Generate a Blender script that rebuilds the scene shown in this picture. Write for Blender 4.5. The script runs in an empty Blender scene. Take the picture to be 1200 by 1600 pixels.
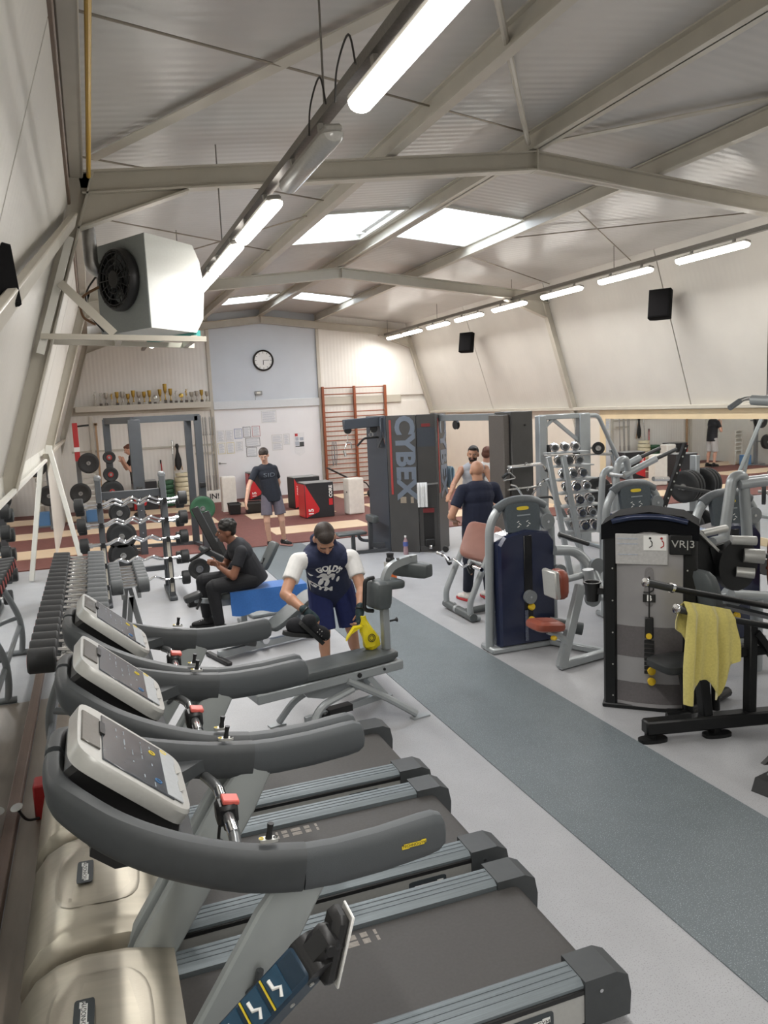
import bpy, bmesh, math, random
from mathutils import Vector, Matrix, Quaternion
random.seed(7)
SC = bpy.context.scene
COL = SC.collection
PI = math.pi
V = Vector
# ------------------------------------------------------------ camera
# vanishing point of the hall's length, horizon slope and focal length measured on the 1200x1600 photograph
FPX, VPX, VPY, HOR, EYE = 1230.0, 140.0, 653.0, -0.045, 2.4
dY = V((VPX-600, VPY-800, FPX)).normalized()
upc = V((1, HOR, 0)).cross(dY).normalized()
if upc.y > 0: upc = -upc
dX = upc.cross(dY).normalized()
if dX.x < 0: dX = -dX
right = V((dX.x, dY.x, upc.x)); down = V((dX.y, dY.y, upc.y)); fwd = V((dX.z, dY.z, upc.z))
cam = bpy.data.cameras.new('camera'); camo = bpy.data.objects.new('camera', cam); COL.objects.link(camo)
m3 = Matrix((right, -down, -fwd)).transposed()
camo.matrix_world = Matrix.Translation((0, 0, EYE)) @ m3.to_4x4()
cam.sensor_fit = 'HORIZONTAL'; cam.sensor_width = 36; cam.lens = 36*FPX/1200; cam.clip_start = .05; cam.clip_end = 200
SC.camera = camo
# ------------------------------------------------------------ sky and exposure
w = bpy.data.worlds.new('sky'); SC.world = w; w.use_nodes = True
bgn = w.node_tree.nodes['Background']; bgn.inputs[0].default_value = (.86, .93, 1, 1); bgn.inputs[1].default_value = 9.0
SC.view_settings.view_transform = 'Standard'; SC.view_settings.look = 'None'
SC.view_settings.gamma = 1; SC.view_settings.use_curve_mapping = False
SC.view_settings.exposure = 0.0
TUBE_EMIT = 18.0      # fluorescent diffusers
TUBE_WATT = 33.0      # light each tube throws down
# ------------------------------------------------------------ helpers
def lin(c):
    if isinstance(c, str):
        c = c.lstrip('#'); c = [int(c[i:i+2], 16)/255 for i in (0, 2, 4)]
    return tuple((x/12.92 if x <= .04045 else ((x+.055)/1.055)**2.4) for x in c)
MATS = {}
def M(name, col='#888888', rough=.5, metal=0., bump=0., scale=60., var=.08, spec=None, coat=0., emit=0., sheen=0., alpha=1., trans=0., rib=None, speck=None, brush=None):
    if name in MATS: return MATS[name]
    m = bpy.data.materials.new(name); MATS[name] = m; m.use_nodes = True
    nt = m.node_tree; N = nt.nodes; L = nt.links; b = N['Principled BSDF']
    c = lin(col)
    b.inputs['Roughness'].default_value = rough; b.inputs['Metallic'].default_value = metal
    if coat: b.inputs['Coat Weight'].default_value = coat; b.inputs['Coat Roughness'].default_value = .15
    if spec is not None: b.inputs['Specular IOR Level'].default_value = spec
    if sheen: b.inputs['Sheen Weight'].default_value = sheen
    if trans: b.inputs['Transmission Weight'].default_value = trans
    if emit: b.inputs['Emission Color'].default_value = (*c, 1); b.inputs['Emission Strength'].default_value = emit
    tc = N.new('ShaderNodeTexCoord'); nz = N.new('ShaderNodeTexNoise'); nz.inputs['Scale'].default_value = scale; nz.inputs['Detail'].default_value = 3
    src = tc.outputs['Object']
    if brush:
        mp = N.new('ShaderNodeMapping'); mp.inputs['Scale'].default_value = brush; L.new(src, mp.inputs[0]); L.new(mp.outputs[0], nz.inputs['Vector'])
    else: L.new(src, nz.inputs['Vector'])
    rmp = N.new('ShaderNodeValToRGB'); e = rmp.color_ramp.elements
    e[0].position = .3; e[1].position = .7
    e[0].color = (*[x*(1-var) for x in c], 1); e[1].color = (*[min(1, x*(1+var)) for x in c], 1)
    L.new(nz.outputs[0], rmp.inputs[0]); out = rmp.outputs[0]
    if speck:
        n2 = N.new('ShaderNodeTexNoise'); n2.inputs['Scale'].default_value = speck[1]; n2.inputs['Detail'].default_value = 1; L.new(src, n2.inputs['Vector'])
        r2 = N.new('ShaderNodeValToRGB'); q = r2.color_ramp.elements; q[0].position = speck[2]; q[1].position = speck[2]+.06; q[0].color = (0, 0, 0, 1); q[1].color = (1, 1, 1, 1)
        L.new(n2.outputs[0], r2.inputs[0]); mx = N.new('ShaderNodeMix'); mx.data_type = 'RGBA'
        L.new(r2.outputs[0], mx.inputs[0]); L.new(out, mx.inputs[6]); mx.inputs[7].default_value = (*lin(speck[0]), 1); out = mx.outputs[2]
    L.new(out, b.inputs['Base Color'])
    h = None
    if rib:   # (axis index, pitch in metres, strength)
        sp = N.new('ShaderNodeSeparateXYZ'); L.new(src, sp.inputs[0])
        mu = N.new('ShaderNodeMath'); mu.operation = 'MULTIPLY'; mu.inputs[1].default_value = 2*PI/rib[1]; L.new(sp.outputs[rib[0]], mu.inputs[0])
        sn = N.new('ShaderNodeMath'); sn.operation = 'SINE'; L.new(mu.outputs[0], sn.inputs[0])
        bp = N.new('ShaderNodeBump'); bp.inputs['Strength'].default_value = rib[2]; bp.inputs['Distance'].default_value = .004
        L.new(sn.outputs[0], bp.inputs['Height']); L.new(bp.outputs[0], b.inputs['Normal'])
    elif bump:
        bp = N.new('ShaderNodeBump'); bp.inputs['Strength'].default_value = bump; bp.inputs['Distance'].default_value = .004
        L.new(nz.outputs[0], bp.inputs['Height']); L.new(bp.outputs[0], b.inputs['Normal'])
    return m
def frame_of(d, up=None):
    d = V(d).normalized(); u = V(up) if up is not None else (V((0, 0, 1)) if abs(d.z) < .95 else V((0, 1, 0)))
    s = d.cross(u)
    if s.length < 1e-6: s = d.cross(V((1, 0, 0)))
    s.normalize(); return s, s.cross(d).normalized(), d   # side, up, dir
def RZ(a): return Matrix.Rotation(a, 3, 'Z')
def RX(a): return Matrix.Rotation(a, 3, 'X')
def RY(a): return Matrix.Rotation(a, 3, 'Y')
def fillet(pts, r=.05, k=5, closed=False):
    pts = [V(p) for p in pts]; out = []
    n = len(pts)
    for i, p in enumerate(pts):
        if not closed and i in (0, n-1): out.append(p); continue
        a, c = pts[i-1], pts[(i+1) % n]; u = (a-p); w_ = (c-p)
        rr = r[i] if isinstance(r, (list, tuple)) else r
        q = min(rr, u.length*.48, w_.length*.48); u = p+u.normalized()*q; w_ = p+w_.normalized()*q
        for j in range(k+1):
            t = j/k; out.append(u*(1-t)**2+p*2*t*(1-t)+w_*t*t)
    return out
def spline(pts, k=6):
    pts = [V(p) for p in pts]; out = []
    for i in range(len(pts)-1):
        p0 = pts[max(i-1, 0)]; p1 = pts[i]; p2 = pts[i+1]; p3 = pts[min(i+2, len(pts)-1)]
        for j in range(k):
            t = j/k
            out.append(.5*((2*p1)+(p2-p0)*t+(2*p0-5*p1+4*p2-p3)*t*t+(3*p1-p0-3*p2+p3)*t**3))
    out.append(pts[-1]); return out
class MB:
    def __init__(s): s.v = []; s.f = []
    def add(s, vs, fs):
        o = len(s.v); s.v += [tuple(x) for x in vs]; s.f += [tuple(i+o for i in f) for f in fs]; return s
    def box(s, c, sz, R=None, ch=0.):
        c = V(c); hx, hy, hz = [q/2 for q in sz]
        if ch <= 0:
            vs = [V((x*hx, y*hy, z*hz)) for x in (-1, 1) for y in (-1, 1) for z in (-1, 1)]
            fs = [(0, 1, 3, 2), (4, 6, 7, 5), (0, 4, 5, 1), (2, 3, 7, 6), (0, 2, 6, 4), (1, 5, 7, 3)]
        else:
            ch = min(ch, hx*.98, hy*.98, hz*.98); vs = []; ix = {}
            for x in (-1, 1):
                for y in (-1, 1):
                    for z in (-1, 1):
                        for a in range(3):
                            q = [x*(hx-ch), y*(hy-ch), z*(hz-ch)]; q[a] += (x, y, z)[a]*ch
                            ix[(x, y, z, a)] = len(vs); vs.append(V(q))
            fs = []
            for a in range(3):
                b, c2 = [i for i in range(3) if i != a]
                for sg in (-1, 1):
                    def key(p, q):
                        k = [0, 0, 0]; k[a] = sg; k[b] = p; k[c2] = q; return ix[(*k, a)]
                    fs.append((key(-1, -1), key(1, -1), key(1, 1), key(-1, 1)))
                for p in (-1, 1):
                    for q in (-1, 1):
                        def kk(sg, ax):
                            k = [0, 0, 0]; k[a] = sg; k[b] = p; k[c2] = q; return ix[(*k, ax)]
                        fs.append((kk(-1, b), kk(1, b), kk(1, c2), kk(-1, c2)))
            for x in (-1, 1):
                for y in (-1, 1):
                    for z in (-1, 1): fs.append(tuple(ix[(x, y, z, a)] for a in range(3)))
        if R is not None: vs = [R @ q for q in vs]
        return s.add([c+q for q in vs], fs)
    def bb(s, x0, x1, y0, y1, z0, z1, ch=0.): return s.box(((x0+x1)/2, (y0+y1)/2, (z0+z1)/2), (abs(x1-x0), abs(y1-y0), abs(z1-z0)), None, ch)
    def bar(s, p0, p1, w_, h, up=None, ch=0.):      # rectangular bar from p0 to p1: w_ sideways, h along up
        p0, p1 = V(p0), V(p1); sd, u, d = frame_of(p1-p0, up); R = Matrix((sd, d, u)).transposed()
        return s.box((p0+p1)/2, (w_, (p1-p0).length, h), R, ch)
    def cyl(s, p0, p1, r0, r1=None, n=16, ring=None):
        return s.tube([p0, p1], [r0, r0 if r1 is None else r1], n)
    def tube(s, pts, r, n=10, closed=False, flat=None, up=None):   # flat = (w/h factor) elliptical profile
        pts = [V(p) for p in pts]; k = len(pts); rings = []
        rs = r if isinstance(r, (list, tuple)) else [r]*k
        pu = None
        for i, p in enumerate(pts):
            a = pts[(i-1) % k] if (closed or i > 0) else p; b = pts[(i+1) % k] if (closed or i < k-1) else p
            d = (b-a)
            if d.length < 1e-9: d = V((0, 0, 1))
            sd, u, d = frame_of(d, up if up is not None else pu); pu = u
            fx = flat if flat else 1.
            rings.append([p+sd*(math.cos(2*PI*j/n)*rs[i]*fx)+u*(math.sin(2*PI*j/n)*rs[i]) for j in range(n)])
        return s.loft(rings, closed=closed)
    def sweep(s, pts, prof, up=None, closed=False, scl=None):   # prof: list of (side, up)
        pts = [V(p) for p in pts]; k = len(pts); rings = []; pu = None
        for i, p in enumerate(pts):
            a = pts[(i-1) % k] if (closed or i > 0) else p; b = pts[(i+1) % k] if (closed or i < k-1) else p
            sd, u, d = frame_of(b-a, up if up is not None else pu); pu = u
            q = scl[i] if scl else 1.
            rings.append([p+sd*(x*q)+u*(y*q) for x, y in prof])
        return s.loft(rings, closed=closed)
    def loft(s, rings, closed=False, cap=True):
        n = len(rings[0]); vs = [q for r in rings for q in r]; k = len(rings); fs = []
        for i in range(k if closed else k-1):
            a, b = i*n, ((i+1) % k)*n
            for j in range(n): fs.append((a+j, a+(j+1) % n, b+(j+1) % n, b+j))
        if cap and not closed: fs += [tuple(range(n))[::-1], tuple((k-1)*n+j for j in range(n))]
        return s.add(vs, fs)
    def lathe(s, prof, o=(0, 0, 0), ax=(0, 0, 1), n=20, hollow=False):   # prof: (r, h) along axis
        o = V(o); sd, u, d = frame_of(ax)
        return s.loft([[o+d*h+sd*(math.cos(2*PI*j/n)*max(r, 1e-4))+u*(math.sin(2*PI*j/n)*max(r, 1e-4)) for j in range(n)] for r, h in prof], closed=hollow)
    def ring(s, o, ax, R, r, n=28, k=8): # torus
        o = V(o); sd, u, d = frame_of(ax)
        return s.tube([o+sd*(math.cos(2*PI*j/n)*R)+u*(math.sin(2*PI*j/n)*R) for j in range(n)], r, k, closed=True, up=d)
    def prism(s, poly, o, a, b, t):   # poly in (a,b) axes, thickness vector t centred
        o, a, b, t = V(o), V(a), V(b), V(t); n = len(poly)
        lo = [o+a*x+b*y-t/2 for x, y in poly]; hi = [q+t for q in lo]
        return s.add(lo+hi, [tuple(range(n))[::-1], tuple(range(n, 2*n))]+[(i, (i+1) % n, n+(i+1) % n, n+i) for i in range(n)])
    def ell(s, c, r, R=None, n=14, m=9):
        c = V(c); r = (r, r, r) if not isinstance(r, (tuple, list)) else r; vs = []; fs = []
        for i in range(1, m):
            t = PI*i/m
            for j in range(n):
                p = 2*PI*j/n; vs.append(V((r[0]*math.sin(t)*math.cos(p), r[1]*math.sin(t)*math.sin(p), r[2]*math.cos(t))))
        vs += [V((0, 0, r[2])), V((0, 0, -r[2]))]; a, b = len(vs)-2, len(vs)-1
        for i in range(m-2):
            for j in range(n): fs.append((i*n+j, i*n+n+j, i*n+n+(j+1) % n, i*n+(j+1) % n))
        for j in range(n): fs.append((a, j, (j+1) % n)); q = (m-2)*n; fs.append((b, q+(j+1) % n, q+j))
        if R is not None: vs = [R @ q for q in vs]
        return s.add([c+q for q in vs], fs)
    def cap2(s, p0, p1, r0, r1, n=14):    # tapered capsule
        p0, p1 = V(p0), V(p1); s.tube([p0, p1], [r0, r1], n); s.ell(p0, r0, None, n, 8); s.ell(p1, r1, None, n, 8); return s
    def mesh(s, name, ang=38):
        me = bpy.data.meshes.new(name); me.from_pydata(s.v, [], s.f); me.update()
        bm = bmesh.new(); bm.from_mesh(me); bmesh.ops.recalc_face_normals(bm, faces=bm.faces); bm.to_mesh(me); bm.free()
        me.polygons.foreach_set('use_smooth', [True]*len(me.polygons)); me.set_sharp_from_angle(angle=math.radians(ang)); return me
def obj(name, mb, m, parent=None, ang=38):
    me = mb.mesh(name, ang) if isinstance(mb, MB) else mb
    if m is not None and not me.materials: me.materials.append(m)
    o = bpy.data.objects.new(name, me); COL.objects.link(o); o.parent = parent; return o
def tag(o, label, cat, group=None):
    o['label'] = label; o['category'] = cat
    if group: o['group'] = group
    return o
def thing(name, label, cat, loc=(0, 0, 0), rz=0., group=None):
    o = bpy.data.objects.new(name, None); o.empty_display_size = .1; COL.objects.link(o); o.location = loc; o.rotation_euler = (0, 0, rz)
    return tag(o, label, cat, group)
def dup(o, parent=None, loc=None, rz=None, label=None, group=None):
    c = o.copy(); COL.objects.link(c); c.parent = parent
    if loc is not None: c.location = loc
    if rz is not None: c.rotation_euler = (0, 0, rz)
    if label: c['label'] = label
    if group: c['group'] = group
    for ch in list(o.children): dup(ch, c)
    return c
def struct(name, mb, m, label=None):
    o = obj(name, mb, m); o['kind'] = 'structure'
    if label: o['label'] = label
    return o
FONT = {}
def text_mesh(txt, size=.1, ext=.001, sx=1., bold=0., align='CENTER'):
    cu = bpy.data.curves.new('t', 'FONT'); cu.body = txt; cu.size = size; cu.extrude = ext; cu.align_x = align; cu.align_y = 'CENTER'; cu.offset = bold; cu.resolution_u = 3
    o = bpy.data.objects.new('t', cu); COL.objects.link(o)
    dg = bpy.context.evaluated_depsgraph_get(); me = bpy.data.meshes.new_from_object(o.evaluated_get(dg)); bpy.data.objects.remove(o); bpy.data.curves.remove(cu)
    if sx != 1.: me.transform(Matrix.Diagonal((sx, 1, 1, 1)))
    return me
def text(name, txt, size, m, parent, loc, xdir, ydir, ext=.001, sx=1., bold=0., bend=0.):  # flat lettering; text runs along xdir with ydir up
    me = text_mesh(txt, size, ext, sx, bold)
    if bend:
        for v in me.vertices:
            a = v.co.x/bend; r = bend+v.co.y; v.co.x = r*math.sin(a); v.co.y = r*math.cos(a)-bend
    x = V(xdir).normalized(); y = V(ydir); y = (y-x*y.dot(x)).normalized(); z = x.cross(y)
    me.transform(Matrix((x, y, z)).transposed().to_4x4()); me.transform(Matrix.Translation(V(loc)))
    me.materials.clear(); me.materials.append(m); o = bpy.data.objects.new(name, me); COL.objects.link(o); o.parent = parent; return o
def remesh(mb, vox, smooth=4, name='body', dec=None):
    me = bpy.data.meshes.new(name); me.from_pydata(mb.v, [], mb.f); me.update()
    bm = bmesh.new(); bm.from_mesh(me); bmesh.ops.recalc_face_normals(bm, faces=bm.faces); bm.to_mesh(me); bm.free()
    o = bpy.data.objects.new('tmp', me); COL.objects.link(o)
    r = o.modifiers.new('r', 'REMESH'); r.mode = 'VOXEL'; r.voxel_size = vox
    if smooth:
        q = o.modifiers.new('s', 'SMOOTH'); q.factor = .5; q.iterations = smooth
    if dec:
        d = o.modifiers.new('d', 'DECIMATE'); d.ratio = dec
    dg = bpy.context.evaluated_depsgraph_get(); out = bpy.data.meshes.new_from_object(o.evaluated_get(dg)); bpy.data.objects.remove(o); bpy.data.meshes.remove(me)
    out.polygons.foreach_set('use_smooth', [True]*len(out.polygons)); out.name = name; return out
# ============================================================ materials of the room
cream = M('cream_panel_cladding', '#cfcbc3', .42, rib=(1, .1, .12), var=.03, scale=2)
creamb = M('cream_back_cladding', '#e3dfd8', .45, rib=(0, .1, .25), var=.03, scale=2)
roofm = M('white_ribbed_roof_sheet', '#c4c1bd', .3, rib=(1, .125, .3), var=.04, scale=1.5)
beamm = M('cream_painted_steel', '#bdb7aa', .38, var=.05, scale=4)
beamd = M('brown_painted_steel', '#6d5a4a', .5, var=.1, scale=6)
smoothw = M('white_smooth_panel', '#e6e6e8', .4, var=.02, scale=2)
bluew = M('pale_grey_panel', '#c3c8ce', .4, rib=(0, .25, .08), var=.02, scale=2)
floorm = M('grey_rubber_floor', '#a3a4a7', .5, var=.04, scale=5, speck=('#8d8d8e', 160, .6))
stripm = M('slate_rubber_strip', '#646c70', .55, var=.04, scale=6, speck=('#9aa3a6', 170, .62))
redm = M('red_brown_rubber', '#74463f', .7, var=.08, scale=8, speck=('#55342f', 120, .6))
woodm = M('pale_birch_board', '#dcc3a4', .45, var=.08, scale=3, brush=(1, 14, 1))
plym = M('plywood_board', '#d9c4a0', .5, var=.06, scale=3, brush=(9, 1, 1))
mirrm = M('mirror_glass', '#f3f6f5', .015, 1., var=.0)
palew = M('white_painted_wood', '#dcdad2', .45, var=.03, scale=6)
ridgeX, YB, Y0 = 4.55, 21.6, -5.0
RT = 5.12                                                   # roof sheet underside at the ridge
def roofz(x, top=RT): return top-.1*abs(x-ridgeX)
def wallx(z, side):                                         # leaning wall line, inner face of the columns
    return .05-(4.0-z)*.32 if side < 0 else 8.83+(4.15-z)*.307
# ------------------------------------------------------------ floor
fl = struct('floor', MB().bb(-2.2, 11.4, Y0-.3, YB+.3, -.2, 0), floorm)
obj('rubber_strip', MB().bb(2.3, 3.37, Y0, 13.68, 0, .006), stripm, fl)
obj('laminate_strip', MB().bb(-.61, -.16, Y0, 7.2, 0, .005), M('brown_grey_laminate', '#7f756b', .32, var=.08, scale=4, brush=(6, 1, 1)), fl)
obj('red_mat', MB().bb(-1.3, 10.6, 13.68, YB-.02, 0, .02), redm, fl)
k = 0
for (x0, x1) in ((-.9, 2.45), (3.15, 5.1), (6.0, 8.0), (8.5, 10.2)):
    for (y0, y1) in ((14.7, 15.62), (17.15, 18.05), (19.6, 20.6)):
        obj('platform_board', MB().bb(x0, x1, y0, y1, .018, .032, .004), woodm, fl)
# ------------------------------------------------------------ leaning side walls: half-bay panels
PORT = (-6.0, .72, 7.45, 14.18, YB-.1)
def lean_wall(side, name):
    base = struct(name, MB().prism([(-.36, -.36), (.36, -.36), (.36, .36), (-.36, .36)], (wallx(0, side)+side*.5, Y0-.1, .15), (.2, 0, 0), (0, 0, .2), (0, .1, 0)), cream)
    ys = [Y0]
    for i in range(len(PORT)-1): ys += [PORT[i], (PORT[i]+PORT[i+1])/2]
    ys = sorted({y for y in ys if y >= Y0}|{YB+.1})
    for a, b in zip(ys[:-1], ys[1:]):
        mb = MB(); off = side*.13
        zl = 1.9 if side < 0 else 2.13
        for (z0, z1) in ((zl, 4.2 if side < 0 else 5.0),):
            pl = [V((wallx(z, side)+off+d, y, z)) for d in (0, side*.06) for y in (a+.012, b-.012) for z in (z0, z1)]
            mb.add(pl, [(0, 1, 3, 2), (4, 6, 7, 5), (0, 4, 5, 1), (2, 3, 7, 6), (0, 2, 6, 4), (1, 5, 7, 3)])
        obj('wall_panel', mb, cream, base)
        pl = [V((wallx(z, side)+side*.2, y, z)) for y in (a, b) for z in (1.9, 4.4)]+[V((wallx(z, side)+side*.26, y, z)) for y in (a, b) for z in (1.9, 4.4)]
        obj('panel_backing', MB().add(pl, [(0, 1, 3, 2), (4, 6, 7, 5), (0, 4, 5, 1), (2, 3, 7, 6), (0, 2, 6, 4), (1, 5, 7, 3)]), beamd, base)
        x = wallx(2.13, side)+side*.1 if side > 0 else -.74
        obj('lower_panel', MB().bb(x, x+side*.08, a+.004, b-.004, 0, 2.12 if side > 0 else 1.95), palew if side < 0 else M('warm_white_board', '#d8cfc2', .5, var=.03, scale=3), base)
    return base
wl = lean_wall(-1, 'wall_left'); wr = lean_wall(1, 'wall_right')
struct('trim_1', MB().bb(wallx(2.13, 1)-.02, wallx(2.13, 1)+.14, Y0, YB, 2.1, 2.17, .01), beamm)
struct('trim_2', MB().bb(-.7, -.62, 12.75, YB, 1.83, 1.9, .01), beamm)
# ------------------------------------------------------------ back wall
wb = struct('wall_back', MB().bb(-1.4, 10.6, YB+.08, YB+.2, 0, 5.6), creamb)
for x0, x1, z0, z1, m_ in ((-.5, 3.06, 2.66, 5.3, creamb), (3.14, 6.08, 2.66, 5.4, bluew), (6.16, 9.6, 2.66, 5.3, creamb), (-1.3, 3.06, 0, 2.5, creamb), (3.14, 6.08, 0, 2.5, smoothw), (6.16, 10.5, 0, 2.5, creamb)):
    obj('wall_panel', MB().bb(x0, x1, YB, YB+.08, z0, z1, .006), m_, wb)
for x in (3.1, 6.12): obj('wall_post', MB().bb(x-.045, x+.045, YB-.05, YB+.08, 0, 5.1, .006), beamm, wb)
for x0, x1, m_ in ((3.14, 6.08, M('grey_white_steel', '#cfd2d4', .4, var=.03)), (6.16, 8.55, beamm), (-.5, 3.06, beamm)):
    obj('wall_beam', MB().bb(x0, x1, YB-.06, YB+.05, 2.46, 2.68, .01), m_, wb)
for x0, x1 in ((-.5, 3.06),): obj('wall_rail', MB().bb(x0, x1, YB-.03, YB, 1.52, 1.57), beamm, wb)
wf = struct('wall_front', MB().bb(-2, 11, Y0-.3, Y0-.2, 0, 5.6), cream)
# ------------------------------------------------------------ roof sheets with skylight openings
SKY = ((3.12, 4.4, 10.55, 12.55), (4.72, 6.1, 10.3, 12.2), (3.12, 4.4, 18.5, 19.7), (4.72, 6.1, 18.2, 19.2))
ce = struct('ceiling', MB().bb(ridgeX-.25, ridgeX+.25, Y0-.2, YB+.15, RT+.02, RT+.06), roofm)
for side in (-1, 1):
    xe = -.25 if side < 0 else 9.35
    holes = [s for s in SKY if (s[0] < ridgeX) == (side < 0)]
    ys = sorted({Y0-.2, YB+.15}|{v for s in holes for v in s[2:]}|{p for p in PORT if p > Y0 and p < YB-1})
    for a, b in zip(ys[:-1], ys[1:]):
        hit = [s for s in holes if s[2] <= a+.01 and s[3] >= b-.01]
        sp = [(min(xe, ridgeX), max(xe, ridgeX))]
        if hit: h = hit[0]; sp = [(sp[0][0], h[0]), (h[1], sp[0][1])]
        for x0, x1 in sp:
            if x1-x0 < .02: continue
            pl = [V((x, y, roofz(x)+d)) for d in (0, .05) for y in (a, b) for x in (x0, x1)]
            obj('roof_sheet', MB().add(pl, [(0, 1, 3, 2), (4, 6, 7, 5), (0, 4, 5, 1), (2, 3, 7, 6), (0, 2, 6, 4), (1, 5, 7, 3)]), roofm, ce)
glassm = M('milky_skylight_sheet', '#eef4fb', .4, var=.01); _n = glassm.node_tree.nodes; _t = _n.new('ShaderNodeBsdfTranslucent'); _t.inputs[0].default_value = (.95, .97, 1, 1)
glassm.node_tree.links.new(_t.outputs[0], _n['Material Output'].inputs['Surface'])
for i, (x0, x1, y0, y1) in enumerate(SKY):
    fr = MB()
    for a, b in (((x0, y0), (x1, y0)), ((x0, y1), (x1, y1)), ((x0, y0), (x0, y1)), ((x1, y0), (x1, y1))):
        fr.bar((*a, roofz(a[0])+.02), (*b, roofz(b[0])+.02), .05, .1)
    wo = struct('window_%d' % (i+1), fr, palew)
    pl = [V((x, y, roofz(x)+.06+d)) for d in (0, .01) for y in (y0, y1) for x in (x0, x1)]
    obj('pane', MB().add(pl, [(0, 1, 3, 2), (4, 6, 7, 5), (0, 4, 5, 1), (2, 3, 7, 6), (0, 2, 6, 4), (1, 5, 7, 3)]), glassm, wo)
    obj('glazing_bar', MB().bar((x0, y1-.28, roofz(x0)+.03), (x1, y1-.28, roofz(x1)+.03), .03, .05), palew, wo)
# ------------------------------------------------------------ portal frames, purlins, braces
def isec(mb, p0, p1, w_, h, up, t=.016):     # I section bar
    p0, p1 = V(p0), V(p1); sd, u, d = frame_of(p1-p0, up)
    mb.bar(p0, p1, t, h, up); mb.bar(p0+u*(h/2-t/2), p1+u*(h/2-t/2), w_, t, up); mb.bar(p0-u*(h/2-t/2), p1-u*(h/2-t/2), w_, t, up)
k = 2
for y in PORT[1:]:
    k += 1
    root = struct('trim_%d' % k, MB().bb(ridgeX-.01, ridgeX+.01, y-.075, y+.075, 4.72, 4.93), beamm)
    for s in (-1, 1):
        e = ridgeX+s*4.55; m1 = MB()
        isec(m1, (ridgeX, y, 4.82), (e-s*.1, y, 4.82-.1*4.45), .13, .19, (0, 0, 1)); obj('rafter', m1, beamm, root)
        m1 = MB(); xa = wallx(4.5, s); isec(m1, (xa+s*.1, y, 4.5), (wallx(0, s)+s*.1, y, 0), .13, .22, (s, 0, 0)); obj('column', m1, beamm, root)
        # haunch under the rafter at the knee
        xk = wallx(4.0, s)
        m1 = MB().prism([(xk, 4.0), (xk-s*.95, 4.38), (xk-s*.02, 4.34)], (0, y, 0), (1, 0, 0), (0, 0, 1), (0, .02, 0))
        m1.bar((xk, y, 4.0), (xk-s*.95, y, 4.36), .13, .018, (0, 0, 1)); obj('haunch', m1, beamm, root)
for x, w_, h, dz in ((2.95, .1, .18, 0), (ridgeX, .15, .19, 0), (6.12, .1, .18, 0), (7.75, .06, .14, .02), (1.4, .06, .14, .02)):
    mb = MB(); z = roofz(x)-h/2-.005+dz; isec(mb, (x, Y0, z), (x, YB, z), w_, h, (0, 0, 1)); k += 1
    if x in (7.75, 1.4): continue
    struct('trim_%d' % k, mb, beamm)
# left eave: brown gutter beam, cream channel and yellow gas pipe; right eave channel
k += 1; struct('trim_%d' % k, MB().bb(-.16, .012, Y0, YB-.2, 4.2, 4.62, .01), beamd)
k += 1; struct('trim_%d' % k, MB().bb(.015, .13, Y0, YB-.2, 4.42, 4.62, .01), beamm)
k += 1; struct('trim_%d' % k, MB().bb(8.9, 9.06, Y0, YB-.2, 4.4, 4.62, .01), beamm)
yel = M('yellow_gas_pipe_paint', '#c9a13a', .4, var=.05)
gp = obj('gas_pipe', MB().tube([(.17, Y0, 4.4), (.17, 7.3, 4.4)], .018, 8), yel); tag(gp, 'thin yellow gas pipe along the left eave above the treadmills', 'pipe')
ys = [PORT[2], PORT[3]]
def brace(a, b, wid, name='roof_brace'):
    global k
    k += 1; mb = MB()
    if wid > .03: mb.bar(a, b, wid, .012, (0, 0, 1))
    else: mb.tube([a, b], wid, 6)
    struct('trim_%d' % k, mb, beamm if wid > .03 else M('grey_steel_rod', '#8f867a', .4, .6, var=.05))
def br2(x0, y0, x1, y1, wid, dz=.06): brace((x0, y0, roofz(x0)-dz), (x1, y1, roofz(x1)-dz), wid)
br2(.2, 7.6, 4.5, .8, .12); br2(4.7, 7.6, 8.9, .9, .1)
for a in ((.1, 4.9, 4.4, 7.3), (.1, 7.5, 2.9, 9.6), (.2, 9.7, 2.9, 12.7), (6.15, 9.2, 8.9, 11.5), (6.15, 12.5, 8.9, 14.0), (2.9, 10.4, .3, 13.9), (6.15, 11.5, 8.9, 7.6)): br2(*a, .009)
k += 1; struct('trim_%d' % k, MB().tube([(4.45, 7.4, 4.98), (2.2, 4.05, 4.8)], .025, 8), beamm)
# left wall: broad diagonal brace in the wall plane towards the camera
k += 1; struct('trim_%d' % k, MB().bar((.02, 7.3, 4.05), (-.62, 1.5, 1.98), .05, .13, (0, 1, 0), .01), beamm)
# ------------------------------------------------------------ mirrors on the lower walls
k += 1
XM = 9.5
mo = thing('wall_mirror', 'long mirror in a plywood surround on the right wall', 'mirror', (XM, 10, 0))
obj('glass', MB().bb(0, .006, -13.4, 3.1, .12, 1.93), mirrm, mo)
obj('surround', MB().bb(-.006, .03, -13.5, 3.28, 1.93, 2.12), plym, mo); obj('surround', MB().bb(-.006, .03, 3.1, 3.28, 0, 1.93), plym, mo)
obj('surround', MB().bb(.006, .03, -13.4, 3.1, 0, 1.93), plym, mo); obj('sill', MB().bb(-.02, .006, -13.4, 3.1, 0, .12), plym, mo)
obj('side_board', MB().bb(.03, .05, 3.24, 3.28, 0, 2.12), plym, mo)
ml = thing('wall_mirror', 'frameless wall mirror behind the black dumbbell rack on the left', 'mirror', (-.65, 8, 0))
obj('glass', MB().bb(-.006, 0, -7.5, 4.6, .06, 1.8), mirrm, ml)
obj('backing_board', MB().bb(-.04, -.006, -7.5, 4.62, .0, 1.805), palew, ml)
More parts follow.
